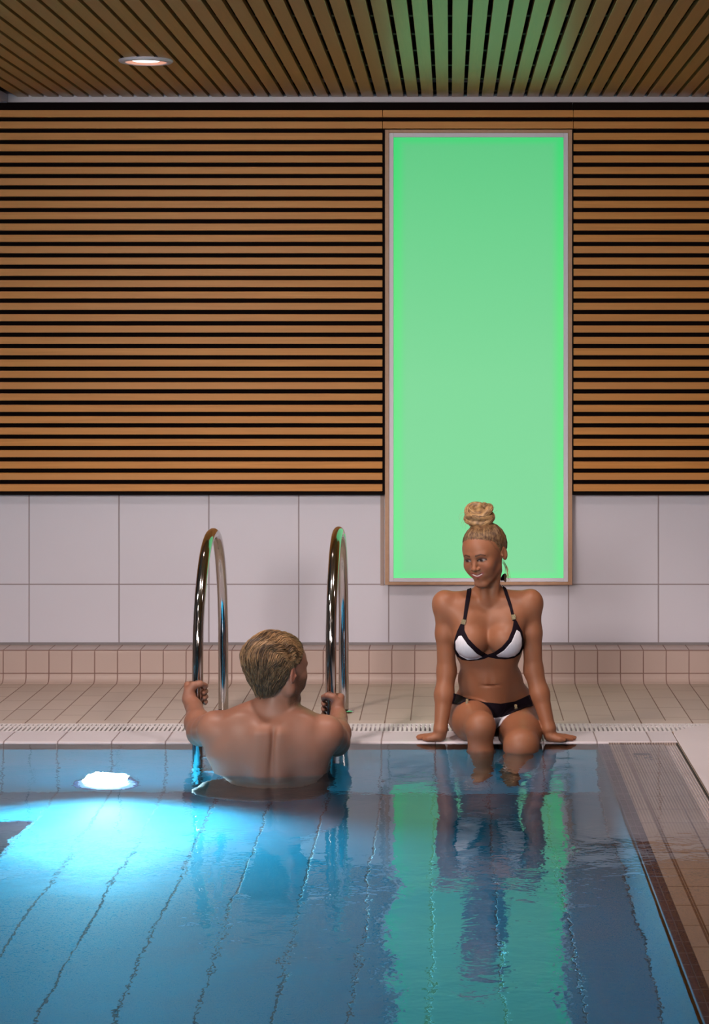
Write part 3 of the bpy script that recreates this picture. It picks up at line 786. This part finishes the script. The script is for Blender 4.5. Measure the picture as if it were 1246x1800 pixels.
# ---- eyes (slightly proud glossy balls between the lids are painted on; brows by colour)
# ------------------------------------------------------------------ bikini
def cloth(name, B, lo, hi, st, t, mask, mat, parent, tin=.003, relax=1):
    xs = np.arange(lo[0], hi[0], st, dtype=f32); ys = np.arange(lo[1], hi[1], st, dtype=f32); zs = np.arange(lo[2], hi[2], st, dtype=f32)
    D = B.sample(xs, ys, zs)
    M = mask(xs[:, None, None], ys[None, :, None], zs[None, None, :])
    S2 = np.maximum(np.maximum(D - f32(t), -(D + f32(tin))), M).astype(f32)
    for a in range(3):
        for e_ in (0, -1):
            ii = [slice(None)] * 3; ii[a] = e_; S2[tuple(ii)] = .01
    p_, q2 = surface(S2, xs, ys, zs)
    return mesh_np(name, p_, q2, mat, parent, relax=relax)
def poly2d(pts):
    """signed distance to a polygon given as pixels of the photo, evaluated at the direction of each point"""
    P2 = np.array(pts, float)
    def fn(X, Y, Z):
        u = (X / Y * F + VX).astype(f32); v = ((H - Z) / Y * F + VY).astype(f32)
        u, v = np.broadcast_arrays(u, v)
        d = np.full(u.shape, 1e9, f32); sgn = np.ones(u.shape, f32); n = len(P2)
        for i in range(n):
            a = P2[i]; b = P2[i - 1]; e = b - a
            wx_, wy_ = u - f32(a[0]), v - f32(a[1])
            t = np.clip((wx_ * f32(e[0]) + wy_ * f32(e[1])) / f32(e @ e), 0, 1)
            bx, by = wx_ - t * f32(e[0]), wy_ - t * f32(e[1]); d = np.minimum(d, bx * bx + by * by)
            c1_, c2_, c3_ = v >= a[1], v < b[1], e[0] * wy_ > e[1] * wx_
            flip = (c1_ & c2_ & c3_) | (~c1_ & ~c2_ & ~c3_); sgn = np.where(flip, -sgn, sgn)
        return sgn * np.sqrt(d) * (Y / F).astype(f32)
    return fn
bt = T     # body field now holds everything
front = lambda yv: (lambda X, Y, Z: Y - f32(yv))
def both(f1, yv, ymin=0.): return lambda X, Y, Z: np.maximum(np.maximum(f1(X, Y, Z), Y - f32(yv)), f32(ymin) - Y)
lo, hi = (-.02, 7.93, .27), (.33, 8.20, .47)
bikini_top = None
cupL_w = [(806, 1118), (811, 1117), (822, 1133), (838, 1149), (848, 1155), (838, 1159), (822, 1160), (808, 1153), (801, 1142), (800, 1128)]
cupR_w = [(908, 1107), (914, 1111), (917, 1122), (917, 1135), (913, 1146), (905, 1153), (893, 1156), (876, 1155), (872, 1152), (886, 1143), (899, 1128)]
trimL = [(814, 1093), (816, 1100), (816, 1108), (823, 1122), (836, 1136), (848, 1146), (858, 1151), (860, 1154), (852, 1158), (842, 1160), (826, 1162), (812, 1160), (802, 1153), (798, 1141), (798, 1126), (803, 1110), (809, 1097)]
trimR = [(903, 1089), (908, 1091), (913, 1101), (918, 1110), (920.5, 1124), (920, 1140), (914, 1150), (903, 1157), (888, 1159), (872, 1158), (858, 1155), (858, 1150), (868, 1147), (882, 1137), (893, 1124), (900, 1107), (902, 1097)]
top_root = cloth('bikini_top', bt, lo, hi, .0016, .0036, both(lambda X, Y, Z: np.minimum(poly2d(trimL)(X, Y, Z), poly2d(trimR)(X, Y, Z)), 8.10), m_blackfab, woman_root)
cloth('cup_panel', bt, lo, hi, .0016, .0046, both(poly2d(cupL_w), 8.10), m_whitefab, top_root)
cloth('cup_panel', bt, lo, hi, .0016, .0046, both(poly2d(cupR_w), 8.10), m_whitefab, top_root)
# neck straps, following the chest
strapL = [(822, 1028), (829, 1026), (828, 1040), (824.5, 1060), (819, 1092), (813, 1094), (817, 1062), (820, 1042)]
strapR = [(880, 1020), (884, 1020), (892, 1040), (899, 1062), (905, 1086), (907, 1092), (901, 1092), (896, 1070), (887, 1044)]
for st_ in (strapL, strapR):
    cloth('neck_strap', bt, (.0, 7.93, .43), (.33, 8.13, .64), .0016, .0038, both(poly2d(st_), 8.105), m_blackfab, top_root)
def clasp(name, px, py, w_, h_, ang, par, depth=8.0):
    # small metal slide on the skin: find the skin along the line of sight
    ys = np.arange(7.80, 8.30, .002, dtype=f32)
    for yy in ys:
        p_ = P(px, py, float(yy))
        if bt.sample(np.array([p_.x], f32), np.array([p_.y], f32), np.array([p_.z], f32))[0, 0, 0] < .004: break
    mb = MB(); a = w_ / F * p_.y / 2; b = h_ / F * p_.y / 2
    mb.box(-a, a, -.004, .003, -b, b); o = mb.build(name, m_gold, bevel=.0008)
    o.parent = par; o.rotation_euler = (0, ang, 0)
    bpy.context.view_layer.update(); o.matrix_parent_inverse = par.matrix_world.inverted(); o.location = p_
    return o
clasp('strap_slide', 814.5, 1093, 8, 9, .2, top_root); clasp('strap_slide', 902.5, 1084.5, 8, 9, -.2, top_root)
# bow behind the neck
def bezier(pts, n=12):
    pts = [Vector(p) for p in pts]; out = []
    for i in range(n + 1):
        t = i / n; q_ = pts[:]
        while len(q_) > 1: q_ = [q_[j].lerp(q_[j + 1], t) for j in range(len(q_) - 1)]
        out.append(q_[0])
    return out
mb = MB()
mb.tube(bezier([P(881, 1020, 8.09), P(886, 1004, 8.10), P(893, 1014, 8.11), P(884, 1019, 8.10)]), .007, 8, r2=.35)
mb.tube(bezier([P(882, 1018, 8.10), P(888, 1012, 8.10), P(890, 1018, 8.11), P(887, 1021, 8.12)]), .007, 8, r2=.3)
keep(mb.build('strap_bow', m_blackfab, smooth=True), top_root)

# bottoms: black band with slides, white front panel
band = [(796, 1218), (806, 1221), (822, 1228), (850, 1234), (880, 1237), (905, 1233), (920, 1226), (931, 1221), (937, 1241), (925, 1243), (908, 1249), (893, 1257), (882, 1262), (868, 1264), (861, 1256), (848, 1247), (826, 1240), (794, 1237)]
lo2, hi2 = (-.03, 8.00, -.0), (.36, 8.36, .24)
bot = cloth('bikini_bottom', bt, lo2, hi2, .0020, .0040, both(poly2d(band), 8.34, 8.045), m_blackfab, woman_root)
white_f = [(866, 1262), (884, 1260), (901, 1254), (890, 1266), (872, 1281), (869, 1279)]
cloth('front_panel', bt, (.10, 7.95, -.01), (.30, 8.30, .16), .0018, .0046, both(poly2d(white_f), 8.30, 8.04), m_whitefab, bot)
clasp('band_slide', 820.5, 1234, 4.5, 11, .1, bot); clasp('band_slide', 907, 1245.5, 5, 15, -.15, bot)

# ------------------------------------------------------------------ hair
def strands(name, items, mat, parent, n=5, root=0):
    """items: (points, radius, tone)"""
    vs, fs, tn = [], [], []
    for pts, r, tone in items:
        mb = MB(); k_ = len(pts)
        rs = [r * (0.12 + .88 * math.sin(PI * min(1, max(0, (i / (k_ - 1)) * .9 + .05))) ** .7) for i in range(k_)]
        mb.tube(pts, rs, n, cap=True); b = len(vs)
        vs += mb.v; fs += [tuple(b + i for i in f_) for f_ in mb.f]; tn += [tone * (1 if not root else root + (1 - root) * min(1, (i // n) / (k_ - 1) * 1.5)) for i in range(len(mb.v))]
    o = mesh(name, vs, fs, mat, smooth=True)
    ca = o.data.color_attributes.new('tone', 'FLOAT_COLOR', 'POINT')
    ca.data.foreach_set('color', np.array([[t_, t_, t_, 1] for t_ in tn], f32).ravel())
    if parent is not None: keep(o, parent)
    return o
HS_ = .99
def capsurf(pl, off=.0):            # point on the skull ellipsoid in direction pl (head frame)
    c = V3((0, -.014, .030)); d = V3(pl) - c; r = V3((.0735, .093, .082)) + off
    return c + d / math.sqrt(((d / r) ** 2).sum())
def hair_cap(name, c, R, s, inside, mat, parent, off, tone=.25, box=.13, st=.0025, extra=None):
    xs = np.arange(-box, box, st, dtype=f32)
    g = Field(xs, xs, xs)
    g.ell((0, -.014, .030), (.0735 + off, .093 + off, .082 + off), None, 0)
    if extra: extra(g)
    X, Y, Z = xs[:, None, None], xs[None, :, None], xs[None, None, :]
    D = -smin(-g.D, -inside(X, Y, Z).astype(f32) + 0 * g.D, .022)
    p_, q_ = surface(D, xs, xs, xs)
    pw = (p_ * s) @ R.T + V3(c)
    return mesh_np(name, pw, q_, mat, parent, col=np.full((len(p_), 3), tone), relax=2)
# woman's hairline: in front of a tilted sheet the skin shows
def w_inside(X, Y, Z):   # negative where there is hair
    a = (Y - .052) * .80 - (Z - .052) * .62           # forehead line
    b = (Y - .018) * .98 + (-.0 - Z) * .25           # in front of the ears
    c_ = -(Z + .045) + (Y + .02) * .9                                   # nape
    return np.maximum(np.maximum(a, b - .010) - .005, np.minimum(c_, -(Z + .070)) if False else c_) + 0 * X
# roots: the scalp darkens where hair grows
_ = 0
hair = hair_cap('hair', Hc, HR, HS_, w_inside, m_hair_w, woman_root, .0045, .18)
BC = V3((.0, -.032, .142))                            # bun centre, head frame
items = []
for i in range(2600):
    # start on the hairline, sweep up over the skull to the foot of the bun
    a = rng.uniform(-PI, PI)
    dx, dy = math.sin(a), math.cos(a)
    zz = .060 if abs(a) < .6 else None
    if abs(a) < 1.05:   s0 = V3((.066 * math.sin(a) * 1.05, .075 * math.cos(a) + .004, .060 - .010 * abs(a) ** 2 + rng.normal(0, .004)))
    elif abs(a) < 1.9:  s0 = V3((.076 * dx, .040 * dy + .021, .047 - .055 * (abs(a) - 1.05)))
    else:               s0 = V3((.070 * dx, .095 * dy, -.020 - .028 * (abs(a) - 1.9)))
    a2 = a + rng.normal(0, .12); s1 = BC + V3((.030 * math.sin(a2), .032 * math.cos(a2), -.040))
    pts = []; jit = rng.uniform(-.0005, .0010)
    for t in np.linspace(0, 1, 9):
        q_ = s0 * (1 - t) + s1 * t
        o_ = capsurf(q_, -.0015 + .0072 * min(1, t * 4) + jit)
        q_ = o_ * (1 - t ** 6) + s1 * t ** 6
        pts.append(V3(Hc) + HS_ * (HR @ q_))
    items.append(([Vector(p_) for p_ in pts], rng.uniform(.0005, .0011), float(np.clip(rng.normal(.22, .16), .02, .9))))
strands('swept_strands', items, m_hair_w, hair, 5, .12)
# the bun: coiled thick locks round a core
bc = V3(Hc) + HS_ * (HR @ BC)
bc = V3(P(842, 906, 8.05)); items = []
up = HR[:, 2]; e1 = HR[:, 0]; e2 = np.cross(up, e1)
gx_ = np.arange(-.095, .095, .0022, dtype=f32)
g = Field(gx_, gx_, np.arange(-.085, .08, .0022, dtype=f32)); BR = np.stack([e1, e2, up], 1)
g.ell((0, 0, .002), (.044, .040, .028), None, .01); g.cone((0, 0, -.055), (0, 0, -.02), .038, .030, .01)
def lock(ph, span, tilt, tz, rr, zz, n=18):
    out = []
    for t in np.linspace(0, span, n):
        a = ph + t; v = math.sqrt(max(.1, 1 - (zz / .036) ** 2)) * rr
        q2 = V3((math.cos(a) * .050 * v, math.sin(a) * .044 * v, zz + .022 * tilt * math.sin(a + tz)))
        out.append(q2)
    return out
locks = [lock(.3, 5.2, .75, .4, .92, -.006), lock(2.2, 4.6, -.85, 1.0, .90, .002), lock(4.2, 4.4, 1.0, 2.4, .80, .010), lock(1.2, 5.0, .5, 3.3, 1.0, -.018),
         lock(5.4, 3.6, -.9, .2, .70, .016), lock(3.1, 3.8, .7, 4.4, .70, .018), lock(0., 4.2, .5, 1.9, .60, .016), lock(3.6, 4.8, -.5, 5.2, 1.02, -.012)]
LR = []
for lk in locks:
    r_ = rng.uniform(.0105, .0150); LR.append(r_); g.chain(lk, [r_ * (.65 + .35 * math.sin(PI * i / 17)) for i in range(18)], .0035)
p_, q_ = surface(g.D, g.x, g.y, g.z)
tone_ = .40 + .24 * np.sin(p_[:, 0] * 190 + p_[:, 2] * 120) * np.sin(p_[:, 1] * 160 + p_[:, 2] * 210)
bun = mesh_np('bun', p_ @ BR.T + bc, q_, m_hair_w, hair, col=np.repeat(tone_[:, None], 3, 1))
for i in range(900):    # fine strands following the locks
    lk = locks[i % 8]; off = rng.normal(0, 1, 3); off /= np.linalg.norm(off); r_ = LR[i % 8] + .0006
    j0 = rng.integers(0, 9); j1 = j0 + rng.integers(5, 9); pts = []
    for j in range(j0, min(18, j1 + 1)):
        q2 = lk[j]; o_ = off + .7 * q2 / np.linalg.norm(q2); o_ /= np.linalg.norm(o_)
        pts.append(Vector(bc + BR @ (q2 + o_ * r_ * (.65 + .35 * math.sin(PI * j / 17)))))
    if len(pts) > 3: items.append((pts, rng.uniform(.0007, .0016), float(np.clip(rng.normal(.58, .30), .05, 1))))
for i in range(46):   # wrap at the foot
    ph = rng.uniform(0, 2 * PI); zz = rng.uniform(-.046, -.020); pts = []
    for t in np.linspace(0, 2.4, 10):
        a = ph + t; r_ = .036 + .25 * max(0, zz + .035) + .006 * math.sin(a * 2 + ph)
        pts.append(Vector(bc + BR @ V3((math.cos(a) * r_, math.sin(a) * r_ * .95, zz + .006 * math.sin(a + ph)))))
    items.append((pts, rng.uniform(.0020, .0040), float(np.clip(rng.normal(.5, .2), .1, 1))))
strands('coiled_locks', items, m_hair_w, bun, 6)
# loose wisps
items = []
for i in range(16):
    a = rng.uniform(-.004, .006)
    items.append(([Vector(v) for v in bezier([P(882 + rng.uniform(-3, 3), 985 + rng.uniform(-4, 10), 8.08), P(893 + rng.uniform(-4, 6), 995, 8.08), P(889 + rng.uniform(-4, 8), 1012, 8.07), P(891 + rng.uniform(-5, 9), 1026 + rng.uniform(-12, 6), 8.07)], 9)], .0005, .7))
for i in range(10):
    a = rng.uniform(0, 2 * PI); p0 = Vector(bc) + Vector((math.cos(a) * .05, 0, math.sin(a) * .032))
    items.append((bezier([p0, p0 + Vector((math.cos(a) * .02, 0, math.sin(a) * .02 + .004)), p0 + Vector((math.cos(a + .5) * .03, 0, math.sin(a + .5) * .03 - .01))], 6), .0004, .8))
tag(strands('wisps', items, m_hair_w, hair, 4), kind='stuff')

# ------------------------------------------------------------------ pool ladder with its two chrome handrails
m_chrome = NT('polished_steel'); m_chrome = m_chrome.p(color=(.60, .57, .56, 1), metal=1, rough=m_chrome.math('MULTIPLY_ADD', m_chrome.noise(m_chrome.obj(), 30, 2), .05, .06))
RR = .0205
YLf, YLb = F / 477.0, F / 438.0
def rail_pts(xf, xb, ztop_px):
    ym = (YLf + YLb) / 2; zt = H - (ztop_px - VY) / (F / (YLf + .16)) - RR
    pts = []
    prof = [(7.966, -.70), (7.966, .0), (7.966, .28), (7.975, .40), (8.03, .53), (8.13, .645), (8.25, .708), (8.37, .722), (8.48, .70), (8.57, .62), (8.64, .49), (8.672, .36), (8.676, .24), (8.676, .002)]
    for y_, z_ in prof:
        u = (y_ - 7.966) / .71; pts.append(Vector((xf + (xb - xf) * u, y_, z_ + (zt - .712 if z_ > .3 else 0) * min(1, (z_ - .3) / .3))))
    return pts
ladder = empty('pool_ladder', ((-.57), YLf + .3, 0)); tag(ladder, 'steel pool ladder with two tall arched handrails at the far pool edge', 'pool ladder')
def smooth_path(pts, n=3):
    for _ in range(n):
        q_ = [pts[0]]
        for a, b in zip(pts[:-1], pts[1:]): q_ += [a.lerp(b, .25), a.lerp(b, .75)]
        pts = q_ + [pts[-1]]
        if len(pts) > 220: break
    return pts
XR1 = ((347.5 - VX) / 477, (392.5 - VX) / 438); XR2 = ((581.5 - VX) / 477, (604 - VX) / 438)
for (xf, xb), top in ((XR1, 940), (XR2, 937)):
    hr = keep(MB().tube(smooth_path(rail_pts(xf, xb, top), 2), RR, 24).build('handrail', m_chrome, smooth=True), ladder)
    o = MB().lathe([(RR + .0005, .011), (RR + .006, .011), (.038, .0065), (.041, .003), (.041, .0005)], (xb, YLb, 0), 40).build('floor_flange', m_chrome, smooth=True); keep(o, hr)
for z in (-.22, -.46):
    mb = MB(); mb.box(XR1[0], XR2[0], YLf - .005, YLf + .035, z - .012, z + .010); keep(mb.build('tread', m_chrome, bevel=.004), ladder)

# ------------------------------------------------------------------ the man in the water, holding both rails
mx = axis([(-1.02, -.52, .0042), (-.52, -.30, .0042)])
mx = axis([(-1.02, -.86, .0030), (-.86, -.74, .0045), (-.74, -.46, .0024), (-.46, -.33, .0030)])
my = axis([(7.22, 7.30, .005), (7.30, 7.56, .0026), (7.56, 7.86, .0050), (7.86, 8.02, .0030)])
mz = axis([(-.84, -.30, .008), (-.30, .06, .005), (.06, .52, .0024)])
T = Field(mx, my, mz)
YB = 7.43
G = lambda px, py, y=YB: P(px, py, y)
sL, sR = G(378, 1281, 7.44), G(573, 1289, 7.44)
chest = G(473, 1310, 7.46)
T.ell(chest, (.170, .105, .150), k=.03)
T.ell(G(473, 1293, 7.455), (.180, .080, .075), k=.05)
T.cone(G(472, 1330, 7.46), G(470, 1440, 7.52), .0, .0, .0) if False else None
lowb = Vector((-.615, 7.50, -.12)); hip = Vector((-.612, 7.53, -.27))
T.ell(lowb, (.165, .100, .16), k=.06); T.ell(hip, (.165, .110, .105), k=.05)
for sx, s0 in ((-1, sL), (1, sR)):
    T.cone(G(480, 1243, 7.45), Vector(s0) + Vector((0, .01, .006)), .044, .036, .04)              # trapezius
    T.ell(G(473 + sx * 55, 1298, 7.392), (.068, .034, .080), k=.06)                                # shoulder blade
    T.cone(G(473 + sx * 80, 1318, 7.44), Vector((-.613 + sx * .115, 7.47, -.06)), .062, .055, .05)  # lat
    T.cone(G(473 + sx * 16, 1290, 7.36), Vector((-.615 + sx * .030, 7.402, -.10)), .014, .018, .06)   # back muscles beside the spine
T.cone(G(482, 1262, 7.338), Vector((-.615, 7.362, -.10)), .001, .001, .028, '-')                     # spine furrow
T.cone(G(486, 1262, 7.455), G(487, 1200, 7.445), .058, .052, .03)                                   # neck
T.cone(G(500, 1262, 7.43), G(512, 1200, 7.44), .022, .020, .02)
MH = V3(G(491, 1177, 7.44))
ya = math.radians(44); fwm = V3((math.sin(ya), math.cos(ya), -.06)); MR = frame(fwm, (.05, 0, 1))
hd = T.like(); MW = head_prims(hd, MH, MR, 1.08, True)
for q_ in (-1, 1):
    hd.cone(MW((0, .0865, -.0505)), MW((q_ * .022, .079, -.0520)), .0045, .0028, .003)
    hd.cone(MW((0, .0860, -.0600)), MW((q_ * .020, .078, -.0560)), .0052, .0028, .003)
T.merge(hd, .022)
# arms
def circ(c, r, deg, z): a = math.radians(deg); return Vector((c[0] + r * math.cos(a), c[1] + r * math.sin(a), z))
def grip(A, cx, cy, z0, m, wr):
    """hand closed round a vertical rail; m = 1: palm on the right-hand near side, fingers pass behind to the left"""
    def ang(d): return d if m > 0 else 180 - d
    hub = circ((cx, cy), .044, ang(-52), z0 - .008)
    k1 = circ((cx, cy), .037, ang(-8), z0 + .026); k4 = circ((cx, cy), .036, ang(-8), z0 - .032)
    A.cone(wr, hub + Vector((0, -.004, -.012)), .0265, .0260, .02)
    for i in range(4):
        zz = z0 + .028 - .0195 * i; k_ = circ((cx, cy), .037, ang(-8), zz)
        A.cone(hub + Vector((0, 0, .012 - .009 * i)), k_, .0190, .0135, .012)
        r_ = RR + .0095 - (.001 if i == 3 else 0); end = [205, 214, 208, 192][i]
        pts = [k_] + [circ((cx, cy), r_ + (.004 if j in (0,) else 0), ang(d), zz - .002 * j) for j, d in enumerate((30, 75, 118, 160, end))]
        A.chain(pts, [.0125, .0110, .0100, .0098, .0092, .0078], .0025)
    # thumb on the near side, above
    pts = [hub + Vector((0, 0, .018)), circ((cx, cy), .037, ang(-72), z0 + .030), circ((cx, cy), .034, ang(-112), z0 + .036), circ((cx, cy), .032, ang(-150), z0 + .030)]
    A.chain(pts, [.0190, .0140, .0112, .0088], .006)
def arm2(s0, el, wr, rads):
    A = T.like(); s0, el, wr = Vector(s0), Vector(el), Vector(wr)
    A.chain([s0, s0.lerp(el, .5), el, el.lerp(wr, .35), wr], rads, .03); A.ell(s0 + Vector((0, -.005, -.004)), (.056, .060, .060), k=.03)
    return A
eL, wL = P(352, 1287, 7.68), P(341, 1243, 7.905)
A1 = arm2(sL, eL, wL, [.055, .050, .043, .044, .029])
grip(A1, XR1[0], YLf, H - (1217 - VY) / 477, -1, wL)
eR, wR = P(590, 1304, 7.68), P(595, 1262, 7.905)
A2 = arm2(sR, eR, wR, [.055, .052, .045, .046, .030])
grip(A2, XR2[0], YLf, H - (1238 - VY) / 477, 1, wR)
T.merge(A1, .022); T.merge(A2, .022)
# legs folded forward under the water
for sx in (-1, 1):
    h0 = hip + Vector((sx * .085, .02, -.03)); kn = Vector((-.612 + sx * .12, 7.80, -.24)); an = Vector((-.612 + sx * .10, 7.90, -.62))
    T.cone(h0, kn, .088, .060, .03); T.cone(kn, an, .055, .035, .02); T.cone(an, an + Vector((0, -.10, -.04)), .034, .026, .02)
pos, qd = surface(T.D, T.x, T.y, T.z)
Lm = local(pos, MH, MR, 1.08)
BASE_M = (.28, .128, .084)
col, blend, ax, z, x, y = paint_face(pos, BASE_M, None, (.09, .05, .025), Lm, 1.5)
zl = -.055; blend((((z - zl) / .008) ** 2 + (ax / .023) ** 2 < 1) * (y > .06) * .7, (.36, .12, .10))
st_ = np.clip((-.010 - z) / .02, 0, 1) * np.clip((y - (-.004) ) / .012, 0, 1) * np.clip((z + .125) / .02, 0, 1) * (ax < .08)
nz = rng.uniform(.55, 1, len(pos)); m = (st_ * nz * .9 * (1 - (((z - zl) / .008) ** 2 + (ax / .023) ** 2 < 1)))[:, None]
col[:] = col * (1 - m) + V3((.070, .038, .022)) * m
# ears redder
m = (gauss(((ax - .080) / .008) ** 2 + ((y + .008) / .02) ** 2 + ((z + .006) / .032) ** 2) * .5)[:, None]; col[:] = col * (1 - m) + V3((.50, .17, .12)) * m
man_root = empty('man', (float(hip.x), float(hip.y), -.8)); tag(man_root, 'person with short blond hair seen from behind in the water, gripping both ladder rails', 'person')
mesh_np('body', pos, qd, m_skin, man_root, col=col)
# swim shorts
def shorts_mask(X, Y, Z): return np.maximum(Z - f32(-.205) - .25 * (Y - 7.5), Y - f32(7.74) + .3 * (Z + .4)) + 0 * X
bt = T
m_short = simple('maroon_swim_fabric', (.010, .003, .005, 1), .7)
gs = T.like(); gs.D = T.D - f32(.014)
gs.ell((-.655, 7.475, -.315), (.235, .125, .105), None, .03); gs.cone((-.655, 7.50, -.31), (-.80, 7.55, -.30), .10, .07, .03); gs.cone((-.62, 7.50, -.30), (-.47, 7.62, -.28), .10, .060, .03)
X_, Y_, Z_ = gs.x[:, None, None], gs.y[None, :, None], gs.z[None, None, :]
gs.D = -smin(-gs.D, -(shorts_mask(X_, Y_, Z_) + 0 * gs.D).astype(f32), .01)
p_, q_ = surface(gs.D, gs.x, gs.y, gs.z); mesh_np('swim_shorts', p_, q_, m_short, man_root)

# man's hair: short at the nape, longer waves swept back
def m_inside(X, Y, Z):
    front = Y - .058 - .30 * (Z - .05)
    nape = -(Z + .088) + np.maximum(Y + .050, 0) * 1.5 + np.abs(X) * .25
    temple = (Y - .030) * .8 - (Z - .03) * .5
    behind = np.where(Z < .016, (Y + .026), -1) + 0 * X
    return np.maximum(np.maximum(front, nape), np.maximum(behind, temple))
hm = hair_cap('hair', MH, MR, 1.08, m_inside, m_hair_m, man_root, .005, .20, box=.14, extra=lambda g: (g.ell((-.006, -.040, .034), (.083, .094, .084), None, .02), g.cone((0, -.052, -.030), (0, -.046, -.075), .052, .036, .03)))
hc = Field(*[np.arange(-.14, .14, .003, dtype=f32)] * 3)
hc.ell((0, -.014, .030), (.0785, .098, .087), None, 0); hc.ell((-.006, -.040, .034), (.083, .094, .084), None, .02); hc.cone((0, -.052, -.030), (0, -.046, -.075), .052, .036, .03)
def on_cap(d, off):
    c = V3((0, -.025, .020)); d = V3(d) / np.linalg.norm(d); lo_, hi_ = .02, .19
    for _ in range(14):
        m_ = (lo_ + hi_) / 2; q_ = c + d * m_
        v = hc.sample(*[np.array([w_], f32) for w_ in q_])[0, 0, 0]
        if v < off: lo_ = m_
        else: hi_ = m_
    return c + d * lo_
items = []
for i in range(2300):
    # flow from the hairline over the crown to the nape; az = turn round the head axis, side view sweep with waves
    az = rng.uniform(-1.45, 1.45); t0 = rng.uniform(-.1, 2.3); L_ = rng.uniform(.45, .95); wv = rng.uniform(.03, .10); ph = az * 3 + rng.normal(0, .35)
    lift = rng.uniform(.0, .0045); pts = []
    for t in np.linspace(0, 1, 11):
        el = t0 + t * L_                               # 0 = forehead .. pi = nape
        a = az * (1 - .22 * max(0, el - 1.6)) + wv * math.sin(el * 6.5 + ph)
        # arc from the forehead (+y) over the top (+z) to the back and down, tilted sideways by az
        side = math.sin(a); r_ = math.cos(a)
        e2_ = el * (1 - .0 * abs(az)) + .15
        d = V3((side * (.96), math.cos(e2_) * (.35 + .65 * r_), math.sin(e2_) * r_ + (.10 * (1 - r_))))
        if e2_ > PI * .55: d[2] -= (e2_ - PI * .55) * .25 * (1 - r_)
        q_ = on_cap(d, .0005 + lift * math.sin(PI * t) + .0015 * math.sin(el * 9 + ph))
        if float(m_inside(*q_)) < .004: pts.append(Vector(V3(MH) + 1.08 * (MR @ q_)))
        elif len(pts) > 3: break
        else: pts = []
    if len(pts) >= 5: items.append((pts, rng.uniform(.0007, .0019), float(np.clip(rng.normal(.60 - .15 * (t0 + L_ * .5) + .24 * math.sin(az * 8 + t0 * 3), .17), .0, 1))))
for i in range(1300):        # short hair at the back and nape, lying downwards
    az = rng.uniform(-1.75, 1.75); el = rng.uniform(-.95, .55); L_ = rng.uniform(.18, .40); pts = []; wob = rng.normal(0, .06)
    for t in np.linspace(0, 1, 7):
        e_ = el - L_ * t; a = az * (1 - .10 * t) + wob * math.sin(t * 3)
        q_ = on_cap((math.sin(a) * math.cos(e_), -math.cos(a) * math.cos(e_), math.sin(e_)), .0002 + .0022 * math.sin(PI * min(1, t * 1.1)))
        if float(m_inside(*q_)) < .004: pts.append(Vector(V3(MH) + 1.08 * (MR @ q_)))
        else: break
    if len(pts) >= 4: items.append((pts, rng.uniform(.0006, .0014), float(np.clip(rng.normal(.24 + .14 * el, .16), .0, 1))))
strands('combed_locks', items, m_hair_m, hm)
